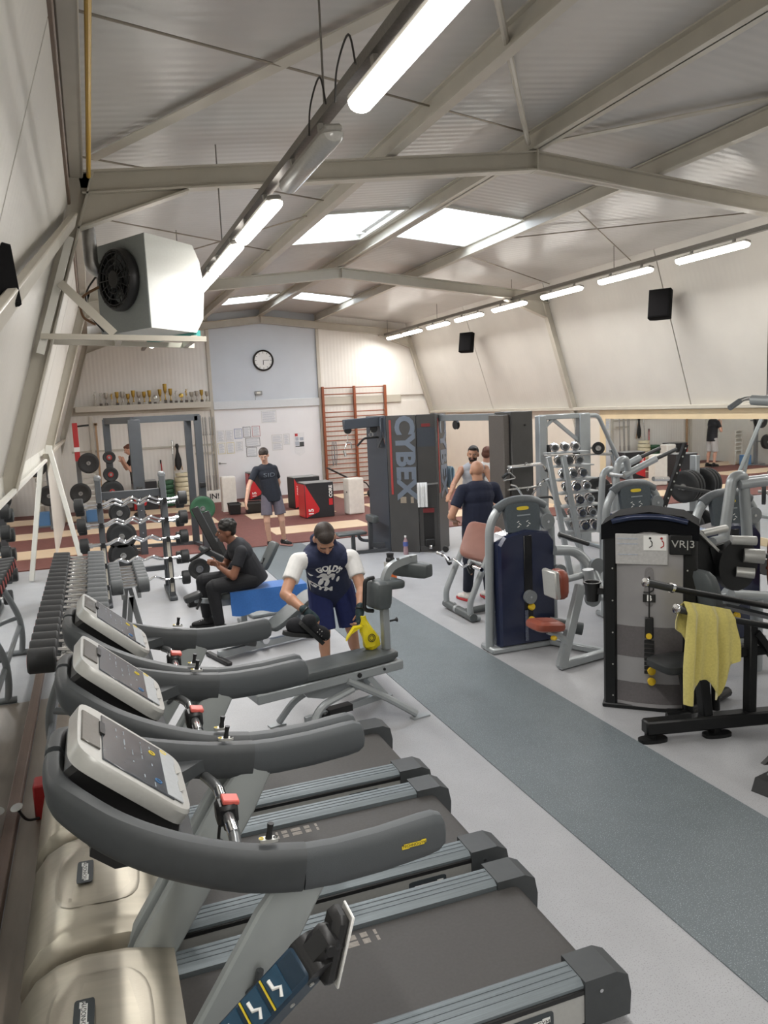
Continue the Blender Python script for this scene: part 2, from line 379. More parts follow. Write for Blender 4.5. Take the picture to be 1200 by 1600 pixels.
obj('base_rail', MB().bb(-.03, .035, -7.5, 4.6, 0, .06, .006), M('brown_wood_rail', '#6e5b50', .5, var=.1, brush=(8, 1, 8)), ml)
obj('top_trim', MB().bb(-.02, .012, -7.5, 4.6, 1.795, 1.83), palew, ml)
br = obj('mirror_brace', MB().bar((-.6, 12.72, 1.98), (-.27, 12.72, .02), .07, .09, (0, 1, 0), .006).bar((-.6, 12.72, 2.02), (-.62, 12.72, 1.9), .09, .1, (0, 1, 0)), palew)
tag(br, 'white leaning timber prop at the far end of the left mirror', 'prop')
# ------------------------------------------------------------ fluorescent rows
tubem = M('lit_diffuser', '#fffaf2', .4, emit=TUBE_EMIT, var=0); offm = M('unlit_clear_diffuser', '#b9b7b2', .2, var=.05)
bodym = M('grey_luminaire_body', '#9b9892', .45, var=.05); traym = M('galvanised_tray', '#84807a', .4, .6, var=.1)
tubec = M('warm_lamp_glow', '#ffffff')
def light(x, z, y0, y1, label, lit=True, tilt=0., group='fluorescent fittings'):
    L_ = y1-y0; t = thing('fluorescent_light', label, 'light', (x, (y0+y1)/2, z), 0, group)
    t.rotation_euler = (0, tilt, 0)
    obj('body', MB().bb(-.05, .05, -L_/2, L_/2, .02, .06, .012), bodym, t)
    n = 10; pr = [(math.cos(PI+PI*j/n)*.062, math.sin(PI+PI*j/n)*.055+.02) for j in range(n+1)]
    mb = MB(); rings = []
    for q, sc in ((-L_/2, .3), (-L_/2+.012, .8), (-L_/2+.04, 1), (L_/2-.04, 1), (L_/2-.012, .8), (L_/2, .3)): rings.append([V((px*sc, q, .02+(pz-.02)*sc)) for px, pz in pr])
    mb.loft(rings); obj('diffuser', mb, tubem if lit else offm, t)
    obj('bracket', MB().bb(-.012, .012, -L_*.3-.02, -L_*.3+.02, .06, .12), bodym, t); obj('bracket', MB().bb(-.012, .012, L_*.3-.02, L_*.3+.02, .06, .12), bodym, t)
    if lit:
        la = bpy.data.lights.new('lamp_light', 'AREA'); la.shape = 'RECTANGLE'; la.size = .12; la.size_y = L_; la.energy = TUBE_WATT; la.color = (1, .98, .955); la.spread = PI
        lo = bpy.data.objects.new('lamp_light', la); COL.objects.link(lo); lo.parent = t; lo.location = (0, 0, -.05)
    return t
LX, LZ = 1.27, 3.74
lefts = [(-3.6, -2.4, True), (-1.6, -.4, True), (.4, 1.6, True), (2.25, 3.58, True), (3.95, 4.95, False), (5.3, 6.5, True), (6.7, 7.95, True), (8.05, 9.4, True), (9.55, 10.8, True), (11.0, 12.2, True), (12.4, 13.6, True), (13.8, 15.0, True), (15.2, 16.4, True)]
nm = ['nearest lit tube of the left light row over the treadmills, cut by the top edge', 'unlit clear fluorescent fitting in the left light row', 'lit left-row tube just beyond the unlit fitting', 'second lit left-row tube beyond the unlit fitting', 'third lit left-row tube beyond the unlit fitting', 'left-row tube half hidden by the heater', 'left-row tube hidden behind the heater, first of three', 'left-row tube hidden behind the heater, second of three', 'left-row tube hidden behind the heater, third of three', 'small left-row tube seen under the heater']
for i, (a, b, l) in enumerate(lefts): light(LX, LZ, a, b, nm[i-3] if i >= 3 else 'left-row tube behind the photographer, %s from the front wall' % ('first', 'second', 'third')[i], l, -.12)
tr = obj('cable_tray', MB().bb(LX-.035, LX+.035, Y0, 19, LZ+.12, LZ+.17), traym); tag(tr, 'galvanised cable tray carrying the left light row', 'cable tray')
k2 = 0
for y in (.72, 4.1, 7.45, 10.9, 14.18):
    k2 += 1; obj('hanger', MB().tube([(LX, y, LZ+.17), (LX, y, roofz(LX)-.02)], .006, 6), traym, tr)
RXL, RZL = 8.05, 4.22
rights = [(-3.6, -2.3), (0, 1.3), (4.0, 5.3), (6.3, 7.6), (8.1, 9.4), (9.95, 11.24), (11.75, 13.0), (13.6, 14.9), (15.4, 16.7), (17.1, 18.3), (18.75, 19.9), (20.05, 21.1)]
order = {4: 'nearest', 5: 'second', 6: 'third', 7: 'fourth', 8: 'fifth', 9: 'sixth', 10: 'seventh', 11: 'farthest'}
for i, (a, b) in enumerate(rights): light(RXL, RZL, a, b, ('%s lit tube in view of the right light row under the eave' % order[i]) if i in order else 'right-row tube outside the picture, %s from the front wall' % ('first', 'second', 'third', 'fourth')[i], True, .25)
tr2 = obj('cable_tray', MB().bb(RXL+.0, RXL+.07, Y0, 21.4, RZL+.12, RZL+.18), traym); tag(tr2, 'galvanised cable tray carrying the right light row', 'cable tray')
for y in (.72, 4.1, 7.45, 10.9, 14.18, 17.8, 21.2): obj('hanger', MB().tube([(RXL+.035, y, RZL+.18), (RXL+.035, y, roofz(RXL)-.02)], .006, 6), traym, tr2)
for q, x0 in enumerate((3.42, 3.88)):
    c = obj('power_cable', MB().tube(spline([(LX-.06, x0, LZ+.12), (LX-.07, x0+.05, LZ+.26), (LX-.08, x0+.2, LZ+.18), (LX-.08, x0+.25, LZ+.05)]), .005, 6), M('black_cable', '#2a2826', .5))
    tag(c, ['looped black cable at the near lit tube', 'looped black cable at the unlit fitting'][q], 'cable')
# ============================================================ treadmills
darkpl = M('charcoal_soft_plastic', '#4d5154', .55, bump=.15, scale=400, var=.04)
dark2 = M('dark_grey_plastic', '#3f4244', .5, var=.05, scale=30)
blackpl = M('black_plastic', '#1b1b1c', .45, var=.08, scale=40)
taupe = M('champagne_metallic_paint', '#b3ac9d', .4, .65, var=.05, scale=3, brush=(1, 8, 1))
upm = M('grey_satin_paint', '#9fa4a3', .4, .2, var=.03, scale=8)
alum = M('brushed_aluminium', '#747c80', .5, .45, var=.12, scale=40, brush=(.15, 8, 8))
beltm = M('black_running_belt', '#403e3d', .62, var=.08, scale=80, bump=.1)
silver = M('silver_plastic', '#b9b9b5', .35, .4, var=.03)
chrome = M('chrome', '#d5d6d8', .12, 1., var=.02)
screenm = M('smoked_display', '#474b50', .18, var=.25, scale=30)
redbtn = M('coral_red_plastic', '#d8665c', .45, var=.03); whitep = M('white_print', '#e9e9e6', .5, var=0); yelp = M('yellow_print', '#e0c62f', .45, var=0); blackp = M('black_print', '#181818', .5, var=0)
def oval(w_, h, n=14, p=2.6):
    out = []
    for j in range(n):
        a = 2*PI*j/n; c, s_ = math.cos(a), math.sin(a)
        out.append((math.copysign(abs(c)**(2/p), c)*w_/2, math.copysign(abs(s_)**(2/p), s_)*h/2))
    return out
def logo_plate(parent, o, xd, yd, w_, plate, ink, back=None):   # stepped name-plate with TECHNOGYM lettering
    o = V(o); xd = V(xd).normalized(); yd = V(yd).normalized(); z = xd.cross(yd); h = w_*.2
    if back:
        b = MB(); pr = [(q[0], q[1]) for q in oval(w_*1.2, h*2.3, 20, 9)]; b.prism(pr, o, xd, yd, z*.003); bo = obj('badge', b, back, parent); parent2 = parent
    pl = [(-.5, -.32), (.36, -.32), (.36, -.5), (.3, -.5), (.3, -.42), (-.5, -.5)]
    poly = [(-.5, .1), (-.42, .1), (-.42, .34), (.3, .34), (.3, .5), (.5, .5), (.5, -.1), (.42, -.1), (.42, -.34), (-.2, -.34), (-.2, -.5), (-.5, -.5)]
    n_ = obj('name_plate', MB().prism([(x*w_, y*h*1.1) for x, y in poly], o+z*.002, xd, yd, z*.002), plate, parent)
    text('lettering', 'TECHNOGYM', w_*.158, ink, n_, o+z*.0032, xd, yd, .0003)
def make_treadmill(label, y, grp='treadmills in a row'):
    t = thing('treadmill', label, 'treadmill', (0, y, 0), 0, grp)
    # motor hood
    prof = [(-.46, .03), (-.465, .12), (-.44, .22), (-.38, .3), (-.3, .345), (-.2, .36), (-.05, .345), (.06, .315), (.13, .29), (.13, .03)]
    mb = MB(); rings = []
    for yy, sx, sz in ((-.42, .9, .74), (-.408, .96, .86), (-.375, 1, .955), (-.33, 1, 1), (0, 1, 1.01), (.33, 1, 1), (.375, 1, .955), (.408, .96, .86), (.42, .9, .74)):
        rings.append([V(((x-.13)*sx+.13, yy, .03+(z-.03)*sz)) for x, z in prof])
    hood = obj('motor_hood', mb.loft(rings), taupe, t, 30)
    rec = MB(); rr = []
    for s_ in (1, .93):
        rr.append([V((-.15+px*s_, py*s_, .0)) for px, py in oval(.36, .5, 24, 3.2)])
    def hz(x):
        for a, b in zip(prof[:-1], prof[1:]):
            if a[0] <= x <= b[0] and b[0] > a[0]: return a[1]+(b[1]-a[1])*(x-a[0])/(b[0]-a[0])
        return .3
    rec.loft([[V((p.x, p.y, hz(p.x)*1.01+.001)) for p in rr[0]], [V((p.x, p.y, hz(p.x)*1.01+.004)) for p in rr[1]]]); obj('hood_panel', rec, M('champagne_panel_paint', '#ada698', .38, .65, var=.04, brush=(1, 8, 1)), hood, 30)
    logo_plate(hood, (-.2, 0, .372), (.03, 1, 0), (-1, 0, .05), .15, whitep, blackp, M('badge_grey', '#3a4044', .4, var=0))
    # deck, rails, belt
    obj('deck_frame', MB().bb(.05, 1.62, -.3, .3, .05, .19, .01), blackpl, t)
    bp = [(.08, .215), (1.55, .215)]+[(1.6+.055*math.sin(a), .16+.055*math.cos(a)) for a in [PI*j/8 for j in range(0, 9)]]+[(.08, .105)]
    b_ = obj('belt', MB().prism(bp, (0, 0, 0), (1, 0, 0), (0, 0, 1), (0, .52, 0)), beltm, t, 25)
    for i_, (x, w_) in enumerate(((.72, .012), (.76, .03), (.82, .05), (.88, .03), (.93, .012))):
        for q in (-.02, .02): obj('belt_mark', MB().bb(x-w_/2, x+w_/2, .2+q-.015, .2+q+.015, .2148, .2156), M('faded_print', '#8d8780', .7, var=.2, scale=90), b_)
    for s_ in (-1, 1):
        pr = [(-.075, -.05), (.07, -.05), (.07, .035), (.05, .05), (-.05, .05), (-.075, .03)]
        r_ = obj('side_rail', MB().sweep([(.1, s_*.335, .199), (1.535, s_*.335, .199)], [(x*1., z) for x, z in pr]), alum, t)
        for gx in (-.03, 0, .03): obj('rail_groove', MB().bb(.12, 1.525, s_*.335+gx-.004, s_*.335+gx+.004, .2488, .2515), M('groove_grey', '#6a7276', .5, .4), r_)
        obj('side_skirt', MB().bb(.12, 1.57, s_*.402-.006, s_*.402+.006, .08, .2, .003), silver, t)
        obj('skirt_band', MB().bb(.12, 1.56, s_*.4-.012, s_*.4+.012, .198, .222, .004), blackpl, t)
        mb = MB(); q = [(.0, .254), (.14, .254), (.19, .228), (.205, .15), (.2, .06), (.0, .06)]
        mb.loft([[V((1.53+x, s_*.335+yy, z)) for x, z in q] for yy in (-.08, -.065, .065, .08)]); ec = obj('end_cap', mb, dark2, t, 25)
        obj('cap_screw', MB().cyl((1.6, s_*.416, .2), (1.6, s_*.419, .2), .008, n=8), chrome, ec)
        obj('foot', MB().cyl((1.45, s_*.33, 0), (1.45, s_*.33, .07), .03), blackpl, t); obj('foot', MB().cyl((-.3, s_*.33, 0), (-.3, s_*.33, .07), .03), blackpl, t)
        # upright
        mb = MB(); mb.sweep([(.0, s_*.4, .16), (.06, s_*.4, .28), (.42, s_*.4, .82), (.52, s_*.408, .965)], oval(.06, .17, 14, 4), up=(0, 0, 1), scl=[1, 1, 1, .8]); obj('upright', mb, upm, t, 25)
        obj('upright_latch', MB().tube([(.3, s_*.4-.03, .62), (.33, s_*.4-.045, .65), (.34, s_*.4-.045, .7)], .012, 8), dark2, t)
    logo_plate(t, (1.3, -.41, .145), (1, 0, 0), (0, 0, 1), .16, whitep, blackp, M('badge_grey'))
    # console and arms
    p0, p1 = V((-.12, 0, 1.385)), V((.17, 0, 1.125)); d = (p1-p0).normalized(); nrm = V((-d.z, 0, d.x)) if d.z < 0 else V((0, 0, 1))
    nrm = V((.67, 0, .745)).normalized()
    body = [(-.19, 1.18), (-.17, 1.33), (-.12, 1.365), (.16, 1.11), (.15, 1.04), (-.02, 1.03), (-.12, 1.07)]
    obj('console_cowl', MB().loft([[V((x, yy, 1.2+(z-1.2)*sc)) for x, z in body] for yy, sc in ((-.19, .85), (-.17, 1), (.17, 1), (.19, .85))]), blackpl, t, 25)
    L_ = (p1-p0).length
    def cp(u, v, h=0): return p0+d*(u*L_)+V((0, v, 0))+nrm*h
    fr = MB(); pl = [(x/1., y_) for x, y_ in [(L_/2+a, b) for a, b in oval(L_+.05, .46, 28, 7)]]
    fr.loft([[p0+d*a*sx+V((0, b*sx2, 0))+nrm*h for a, b in pl] for h, sx, sx2 in ((-.03, 1, 1), (.008, 1, 1), (.02, .985, .97))]); con = obj('console', fr, silver, t, 30)
    obj('display', MB().box(cp(.52, 0, .022), (L_*.7, .38, .006), Matrix((d, V((0, 1, 0)), nrm)).transposed(), .002), screenm, con)
    obj('display_border', MB().box(cp(.88, .0, .0245), (L_*.16, .36, .004), Matrix((d, V((0, 1, 0)), nrm)).transposed(), .001), M('pale_key_panel', '#a5a9ac', .4, var=.05), con)
    obj('top_insert', MB().box(cp(.06, 0, .022), (L_*.18, .26, .008), Matrix((d, V((0, 1, 0)), nrm)).transposed(), .002), M('gunmetal_insert', '#66645f', .3, .6), con)
    obj('card_slot', MB().box(cp(.165, .05, .025), (.02, .1, .012), Matrix((d, V((0, 1, 0)), nrm)).transposed()), blackpl, con)
    rnd = random.Random(3)
    for q in range(26):
        u, v = rnd.choice((.32, .4, .48, .58, .68)), rnd.uniform(-.17, .17); obj('display_mark', MB().box(cp(u, v, .0255), (.004, rnd.uniform(.01, .025), .0008), Matrix((d, V((0, 1, 0)), nrm)).transposed()), M('display_print', '#8f979f', .5, var=.2), con)
    for q, c_ in (((.7, .1), yelp), ((.72, -.12), M('blue_led', '#3d6fa0', .4, var=0)), ((.84, .17), yelp)):
        obj('display_icon', MB().ring(cp(*q, .026), nrm, .012, .0025, 14, 5), c_, con)
    for sgn in (-1, 1): obj('page_key', MB().prism([(-.04, 0), (.04, 0), (.0, .025)], cp(.94, sgn*.07, .027), (0, 1, 0), d, nrm*.002), silver, con)
    for s_ in (-1, 1):
        path = spline([(-.205, s_*.02, 1.285), (-.2, s_*.14, 1.28), (-.165, s_*.23, 1.255), (-.04, s_*.315, 1.17), (.12, s_*.368, 1.09), (.32, s_*.405, 1.02), (.5, s_*.418, .985)], 5)
        n_ = len(path); sc = [.78+.24*min(1, i/(n_-1)*1.1) for i in range(n_)]
        a_ = obj('arm_cowl', MB().sweep(path, oval(.085, .145, 16, 2.8), up=(0, 0, 1), scl=sc), dark2, t, 30)
        p2 = [(.5, s_*.418, .985), (.6, s_*.419, .978), (.75, s_*.418, .98), (.9, s_*.416, .992), (.95, s_*.415, .997), (.975, s_*.414, .999), (.985, s_*.414, 1.0)]
        g_ = obj('handrail', MB().sweep(p2, oval(.075, .145, 16, 2.8), up=(0, 0, 1), scl=[1, 1, 1, 1, .95, .75, .4]), darkpl, t, 30)
        k_ = obj('speed_key', MB().prism([(a*.55, b*.55) for a, b in oval(.11, .05, 18, 3)], (.4, s_*.408, 1.094), (1, 0, -.12), (0, 1, 0), (0, 0, .01)), silver, t)
        obj('joystick', MB().tube([(.4, s_*.408, 1.095), (.405, s_*.408, 1.12), (.41, s_*.408, 1.145)], [.012, .008, .011], 10), blackpl, k_)
        for q in (-.022, .022): obj('key_mark', MB().ring((.4+q, s_*.408, 1.1-q*.12), (0, 0, 1), .006, .0015, 10, 5), yelp if q < 0 else blackp, k_)
    logo_plate(t, (.86, -.4545, .99), (1, 0, 0), (0, 0, 1), .085, yelp, blackp)
    obj('dash_panel', MB().prism([(-.1, .2), (.16, .2), (.22, .26), (.3, .36), (.4, .4), (.1, .4), (-.06, .34), (-.14, .26)], (0, 0, 1.075), (1, 0, -.18), (0, 1, 0), (0, 0, .05)), dark2, t)
    # inner tray and cross bar with stop block
    obj('inner_tray', MB().prism([(-.1, 1.14), (.15, 1.05), (.2, 1.02), (.18, .99), (-.05, 1.0), (-.12, 1.06)], (0, 0, 0), (1, 0, 0), (0, 0, 1), (0, .42, 0)), blackpl, t)
    cb = obj('cross_bar', MB().tube(fillet([(.3, -.38, .97), (.33, -.2, 1.0), (.33, .2, 1.0), (.3, .38, .97)], .1), .02, 12), M('pewter_tube', '#77797a', .3, .6), t)
    for s_ in (-1, 1): obj('pulse_grip', MB().cyl((.33, s_*.1, 1.0), (.33, s_*.17, 1.0), .0215, n=12), chrome, cb)
    sb = obj('stop_block', MB().box((.33, 0, 1.0), (.075, .085, .075), None, .012).box((.34, 0, .965), (.05, .07, .06), None, .01), blackpl, t)
    obj('stop_button', MB().box((.345, 0, 1.042), (.06, .06, .018), RY(.2), .004), redbtn, sb)
    obj('safety_cord', MB().tube(spline([(.3, -.03, .97), (.29, -.05, .92), (.3, -.045, .87), (.29, -.06, .83)]), .006, 6), blackpl, sb)
    return t
tm = make_treadmill('nearest treadmill in full view, front of the row of three', 2.67)
dup(tm, None, (0, 3.6, 0), 0, 'middle treadmill of the row, its hood badge showing')
dup(tm, None, (0, 4.53, 0), 0, 'farthest treadmill of the row, beside the dumbbell rack')
# ============================================================ dumbbells, bars, plates, racks
rubber = M('black_rubber', '#232425', .6, var=.1, scale=60, bump=.05); greyrub = M('grey_rubber_head', '#55585a', .55, var=.06, scale=40)
redcap = M('red_cap', '#a5322f', .4, var=.05); rackgrey = M('grey_powder_coat', '#7b7e80', .4, .2, var=.04, scale=10); rackdark = M('slate_powder_coat', '#4b4e52', .42, .2, var=.05, scale=10)
steel = M('worn_steel_bar', '#a9a8a6', .3, .9, var=.1, scale=30); whitelet = M('white_lettering', '#ededea', .5, var=0)
ORD = ['nearest', 'second', 'third', 'fourth', 'fifth', 'sixth', 'seventh', 'eighth', 'ninth', 'tenth', 'eleventh', 'twelfth', 'thirteenth', 'fourteenth', 'fifteenth', 'sixteenth', 'seventeenth', 'eighteenth', 'nineteenth', 'twentieth', 'twenty-first', 'twenty-second', 'twenty-third', 'twenty-fourth']
def nth(i, n, a='nearest', z='farthest'): return a if i == 0 else (z if i == n-1 else ORD[i])
# left dumbbell rack
t = thing('dumbbell_rack', 'long grey dumbbell rack with curved legs against the left mirror', 'rack', (-.23, 4.84, 0))
for y in (.9, 2.4, 3.9):
    for s_ in (-1, 1):
        pass
    obj('leg', MB().tube(spline([(.0, y, .86), (-.08, y, .72), (-.2, y, .42), (-.22, y, .2), (-.2, y, .03)], 5), .03, 10), rackgrey, t)
    obj('foot_bar', MB().tube([(-.27, y, .03), (.28, y, .03)], .028, 10), rackgrey, t)
    obj('front_leg', MB().tube(spline([(-.2, y, .4), (.0, y, .34), (.18, y, .2), (.26, y, .03)], 5), .025, 10), rackgrey, t)
obj('back_rail', MB().bb(-.1, -.07, .1, 4.0, .87, .9), rackgrey, t); obj('front_rail', MB().bb(.07, .1, .1, 4.0, .85, .88), rackgrey, t); obj('lower_rail', MB().tube([(-.2, .1, .3), (-.2, 4.0, .3)], .025, 8), rackgrey, t)
saddle = M('chrome_saddle', '#d4d4d2', .22, .9, var=.05)
NDB = 20
for i in range(NDB):
    y = .12+i*.193
    obj('saddle', MB().bb(-.072, .072, y-.062, y+.062, .9, .925, .008).bb(-.074, -.04, y-.066, y+.066, .905, .942, .006).bb(.04, .074, y-.066, y+.066, .905, .942, .006), saddle, t)
def make_db():
    d = thing('dumbbell', '', 'dumbbell')
    obj('handle', MB().tube([(-.09, 0, 0), (-.05, 0, 0), (0, 0, 0), (.05, 0, 0), (.09, 0, 0)], [.016, .017, .02, .017, .016], 12), chrome, d)
    for s_ in (-1, 1):
        h = obj('head', MB().lathe([(.0, 0), (.066, 0), (.076, .01), (.076, .145), (.066, .155), (.055, .155), (.055, .15), (.0, .15)], (s_*.085, 0, 0), (s_, 0, 0), 20), rubber if s_ < 0 else greyrub, d)
        obj('end_cap', MB().lathe([(0, .15), (.048, .15), (.045, .158), (0, .158)], (s_*.085, 0, 0), (s_, 0, 0), 16), redcap if s_ < 0 else rubber, h)
    return d
db = make_db()
for i in range(NDB):
    o = db if i == 0 else dup(db)
    o.location = (-.23, 4.96+i*.193, .978); o.rotation_euler = (0, .06, 0); sc = 1.0 if i < 2 else 1.0-.012*i
    o['label'] = '%s dumbbell from the camera on the long mirrored rack, black and grey heads' % nth(i, NDB); o['group'] = 'dumbbells on the mirrored rack'
    o.scale = (1, max(.78, sc), max(.78, sc))
# short second dumbbell row
t = thing('dumbbell_rack', 'short low rack of small grey dumbbells in front of the curl-bar rack', 'rack', (.2, 6.9, 0))
for y in (.1, 1.0):
    obj('leg', MB().bar((-.12, y, 0), (0, y, .86), .04, .06), rackgrey, t); obj('leg', MB().bar((.16, y, 0), (.0, y, .86), .04, .06), rackgrey, t)
obj('rail', MB().bb(-.08, -.05, 0, 1.1, .86, .9), rackgrey, t); obj('rail', MB().bb(.05, .08, 0, 1.1, .86, .9), rackgrey, t)
sd_ = thing('dumbbell', '', 'dumbbell')
obj('handle', MB().cyl((-.07, 0, 0), (.07, 0, 0), .015), chrome, sd_)
for s_ in (-1, 1): obj('head', MB().lathe([(0, 0), (.058, 0), (.066, .008), (.066, .09), (.058, .098), (0, .098)], (s_*.06, 0, 0), (s_, 0, 0), 18), greyrub, sd_)
for i in range(7):
    o = sd_ if i == 0 else dup(sd_); o.location = (.2, 6.98+i*.15, .955)
    o['label'] = '%s small grey dumbbell from the camera on the short rack' % nth(i, 7); o['group'] = 'small grey dumbbells'
# ------------------------------------------------------------ curl-bar rack with fixed curl bars
t = thing('barbell_rack', 'grey A-frame rack holding chrome zigzag curl bars', 'rack', (.42, 10.75, 0))
for s_ in (-1, 1):
    x = s_*.4
    obj('front_post', MB().bar((x, -.28, 0), (x, -.02, 1.62), .075, .075, (0, 0, 1), .008), rackdark, t); obj('rear_post', MB().bar((x, .4, 0), (x, .06, 1.6), .07, .07, (0, 0, 1), .008), rackdark, t)
    obj('post_face', MB().bar((x, -.312, .1), (x, -.075, 1.38), .04, .012, (0, 1, .2)), M('pale_post_strip', '#b9b4a8', .4, .3), t); obj('post_cap', MB().bb(x-.045, x+.045, -.07, .09, 1.58, 1.66, .02), rackgrey, t)
    obj('foot', MB().bb(x-.05, x+.05, -.42, .5, 0, .05, .01), rackdark, t)
obj('cross_beam', MB().bb(-.37, .37, -.03, .05, 1.34, 1.44, .006), rackdark, t); obj('cross_beam', MB().bb(-.37, .37, .2, .26, .3, .37, .006), rackdark, t)
zf = (1.31, 1.06, .81, .55, .28); zr = (1.22, .96, .7, .42)
for s_ in (-1, 1):
    for z in zf: obj('bar_hook', MB().box((s_*.4, -.12-(1.31-z)*.16-.05, z-.035), (.05, .1, .03), None, .006).box((s_*.4, -.12-(1.31-z)*.16-.095, z-.005), (.05, .015, .05), None, .004), blackpl, t)
    for z in zr: obj('bar_hook', MB().box((s_*.4, .4-.2125*z+.06, z-.035), (.05, .1, .03), None, .006), blackpl, t)
eb = thing('curl_bar', '', 'barbell')
zz = [(-.56, 0), (-.31, 0), (-.2, .055), (-.1, -.0), (-.0, .065), (.1, .0), (.2, .055), (.31, 0), (.56, 0)]
obj('bar', MB().tube(fillet([(x, 0, z) for x, z in zz], .03, 3), .0145, 10), chrome, eb)
for s_ in (-1, 1):
    obj('collar', MB().cyl((s_*.5, 0, 0), (s_*.54, 0, 0), .024), chrome, eb)
    hd = obj('head', MB().lathe([(0, 0), (.082, 0), (.09, .01), (.09, .09), (.08, .1), (0, .1)], (s_*.54, 0, 0), (s_, 0, 0), 22), rubber, eb)
    obj('end_cap', MB().lathe([(0, .1), (.045, .1), (.04, .105), (0, .105)], (s_*.54, 0, 0), (s_, 0, 0), 14), greyrub, hd)
q = 0
for row, zs in (('front', zf), ('rear', zr)):
    for j, z in enumerate(zs):
        o = eb if q == 0 else dup(eb); q += 1
        y = 10.75-.12-(1.31-z)*.16-.06 if row == 'front' else 10.75+.4-.2125*z+.075
        o.location = (.41, y, z); o.scale = (1.08-.02*j, 1, 1); o['label'] = 'chrome curl bar, %s from the top on its rack\'s %s side' % (('first', 'second', 'third', 'fourth', 'fifth')[j], row); o['group'] = 'curl bars on the rack'
# ------------------------------------------------------------ weight plates
def plate_mesh(r, th, hub=.05):
    return MB().lathe([(.03, -th/2), (hub, -th/2), (hub*1.1, -th*.32), (r*.62, -th*.3), (r*.72, -th/2), (r*.97, -th/2), (r, -th*.4), (r, th*.4), (r*.97, th/2), (r*.72, th/2), (r*.62, th*.3), (hub*1.1, th*.32), (hub, th/2), (.03, th/2)], (0, 0, 0), (0, 1, 0), 28, True)
def plate(loc, r, th, m, label, rz=0., grp='weight plates', hubm=None, rx=0.):
    t_ = thing('weight_plate', label, 'weight plate', loc, rz, grp); t_.rotation_euler = (rx, 0, rz)
    obj('disc', plate_mesh(r, th), m, t_); obj('hub', MB().lathe([(.028, -th*.55), (.045, -th*.55), (.045, th*.55), (.028, th*.55)], (0, 0, 0), (0, 1, 0), 16, True), hubm or steel, t_); return t_
# plate tree between the curl-bar rack and the power rack
t = thing('plate_tree', 'dark upright plate tree behind the curl-bar rack', 'plate rack', (.3, 12.8, 0))
obj('post', MB().bb(-.05, .05, -.05, .05, 0, 1.25, .006), rackdark, t); obj('base', MB().bb(-.3, .3, -.04, .04, 0, .05, .006).bb(-.04, .04, -.4, .4, 0, .05, .006), rackdark, t)
for z in (.94, .58, .28): obj('peg', MB().cyl((0, -.3, z), (0, .3, z), .024), steel, t)
for i, (z, r) in enumerate(((.94, .16), (.58, .225), (.28, .225))):
    plate((.3, 12.66, z), r, .05, rubber, 'black plate on the front %s peg of the plate tree behind the curl bars' % ('top', 'middle', 'bottom')[i], 0, hubm=redcap)
    plate((.3, 12.59, z), r*.82, .04, rubber, 'smaller black plate in front on the %s peg of the plate tree' % ('top', 'middle', 'bottom')[i], 0, hubm=steel)
# power rack
t = thing('power_rack', 'tall slate-grey power rack before the trophy shelf', 'rack', (0, 14.0, 0))
for x, y in ((.69, .07), (1.75, .07), (.26, .85), (1.64, .62)):
    pb = obj('post', MB().bb(x-.06, x+.06, y-.05, y+.05, 0, 2.36, .006), rackdark, t)
obj('post_shroud', MB().bb(.59, .79, -.0, .14, 1.0, 2.34, .01), rackdark, t)
obj('top_beam', MB().bar((.69, .07, 2.33), (1.75, .07, 2.33), .1, .11), rackdark, t); obj('top_beam', MB().bar((.26, .85, 2.33), (1.64, .62, 2.33), .1, .11), rackdark, t); obj('side_beam', MB().bar((.69, .07, 2.33), (.26, .85, 2.33), .1, .11), rackdark, t); obj('side_beam', MB().bar((1.75, .07, 2.33), (1.64, .62, 2.33), .1, .11), rackdark, t)
obj('base_beam', MB().bar((.69, .07, .04), (.26, .85, .04), .1, .07), rackdark, t); obj('base_beam', MB().bar((1.75, .07, .04), (1.64, .62, .04), .1, .07), rackdark, t); obj('base_beam', MB().bar((.26, .85, .04), (1.64, .62, .04), .1, .07), rackdark, t)
for x, y in ((.69, .01), (1.75, .01)): obj('bar_cup', MB().bb(x-.05, x+.05, y-.1, y, 1.12, 1.2, .01), blackpl, t)
for x, z in ((.26, 1.7), (.26, 1.4), (.26, 1.1)): obj('plate_peg', MB().cyl((x, .5, z), (x, .85, z), .02), steel, t)
for z in (.75,): obj('plate_peg', MB().cyl((1.7, -.2, z), (1.72, .1, z), .02), steel, t)
for i, z in enumerate((.4, .6, .8, 1.0, 1.3, 1.5, 1.7, 1.9, 2.1)): obj('bolt', MB().cyl((.69, .012, z), (.69, .002, z), .012, n=8), chrome, t)
for i, (z, r) in enumerate(((1.7, .11), (1.4, .13), (1.1, .2))):
    plate((.26, 14.64, z), r, .04, rubber, 'black plate on the %s peg of the power rack left post' % ('top', 'middle', 'lowest')[i], 0, hubm=redcap)
    plate((.26, 14.57, z), r*.9, .03, rubber, 'outer black plate on the %s peg of the power rack left post' % ('top', 'middle', 'lowest')[i], 0, hubm=redcap)
greenm = M('green_bumper_rubber', '#2f5a3f', .55, var=.06, scale=30); creamp = M('cream_bumper_rubber', '#d9d0b2', .55, var=.05, scale=10); darkgreen = M('green_bumper_rubber')
plate((1.706, 13.88, .75), .215, .05, greenm, 'green bumper plate hung on the right post of the power rack', -.066); plate((1.712, 13.97, .75), .22, .05, rubber, 'black plate behind the green one on the power rack', -.066)
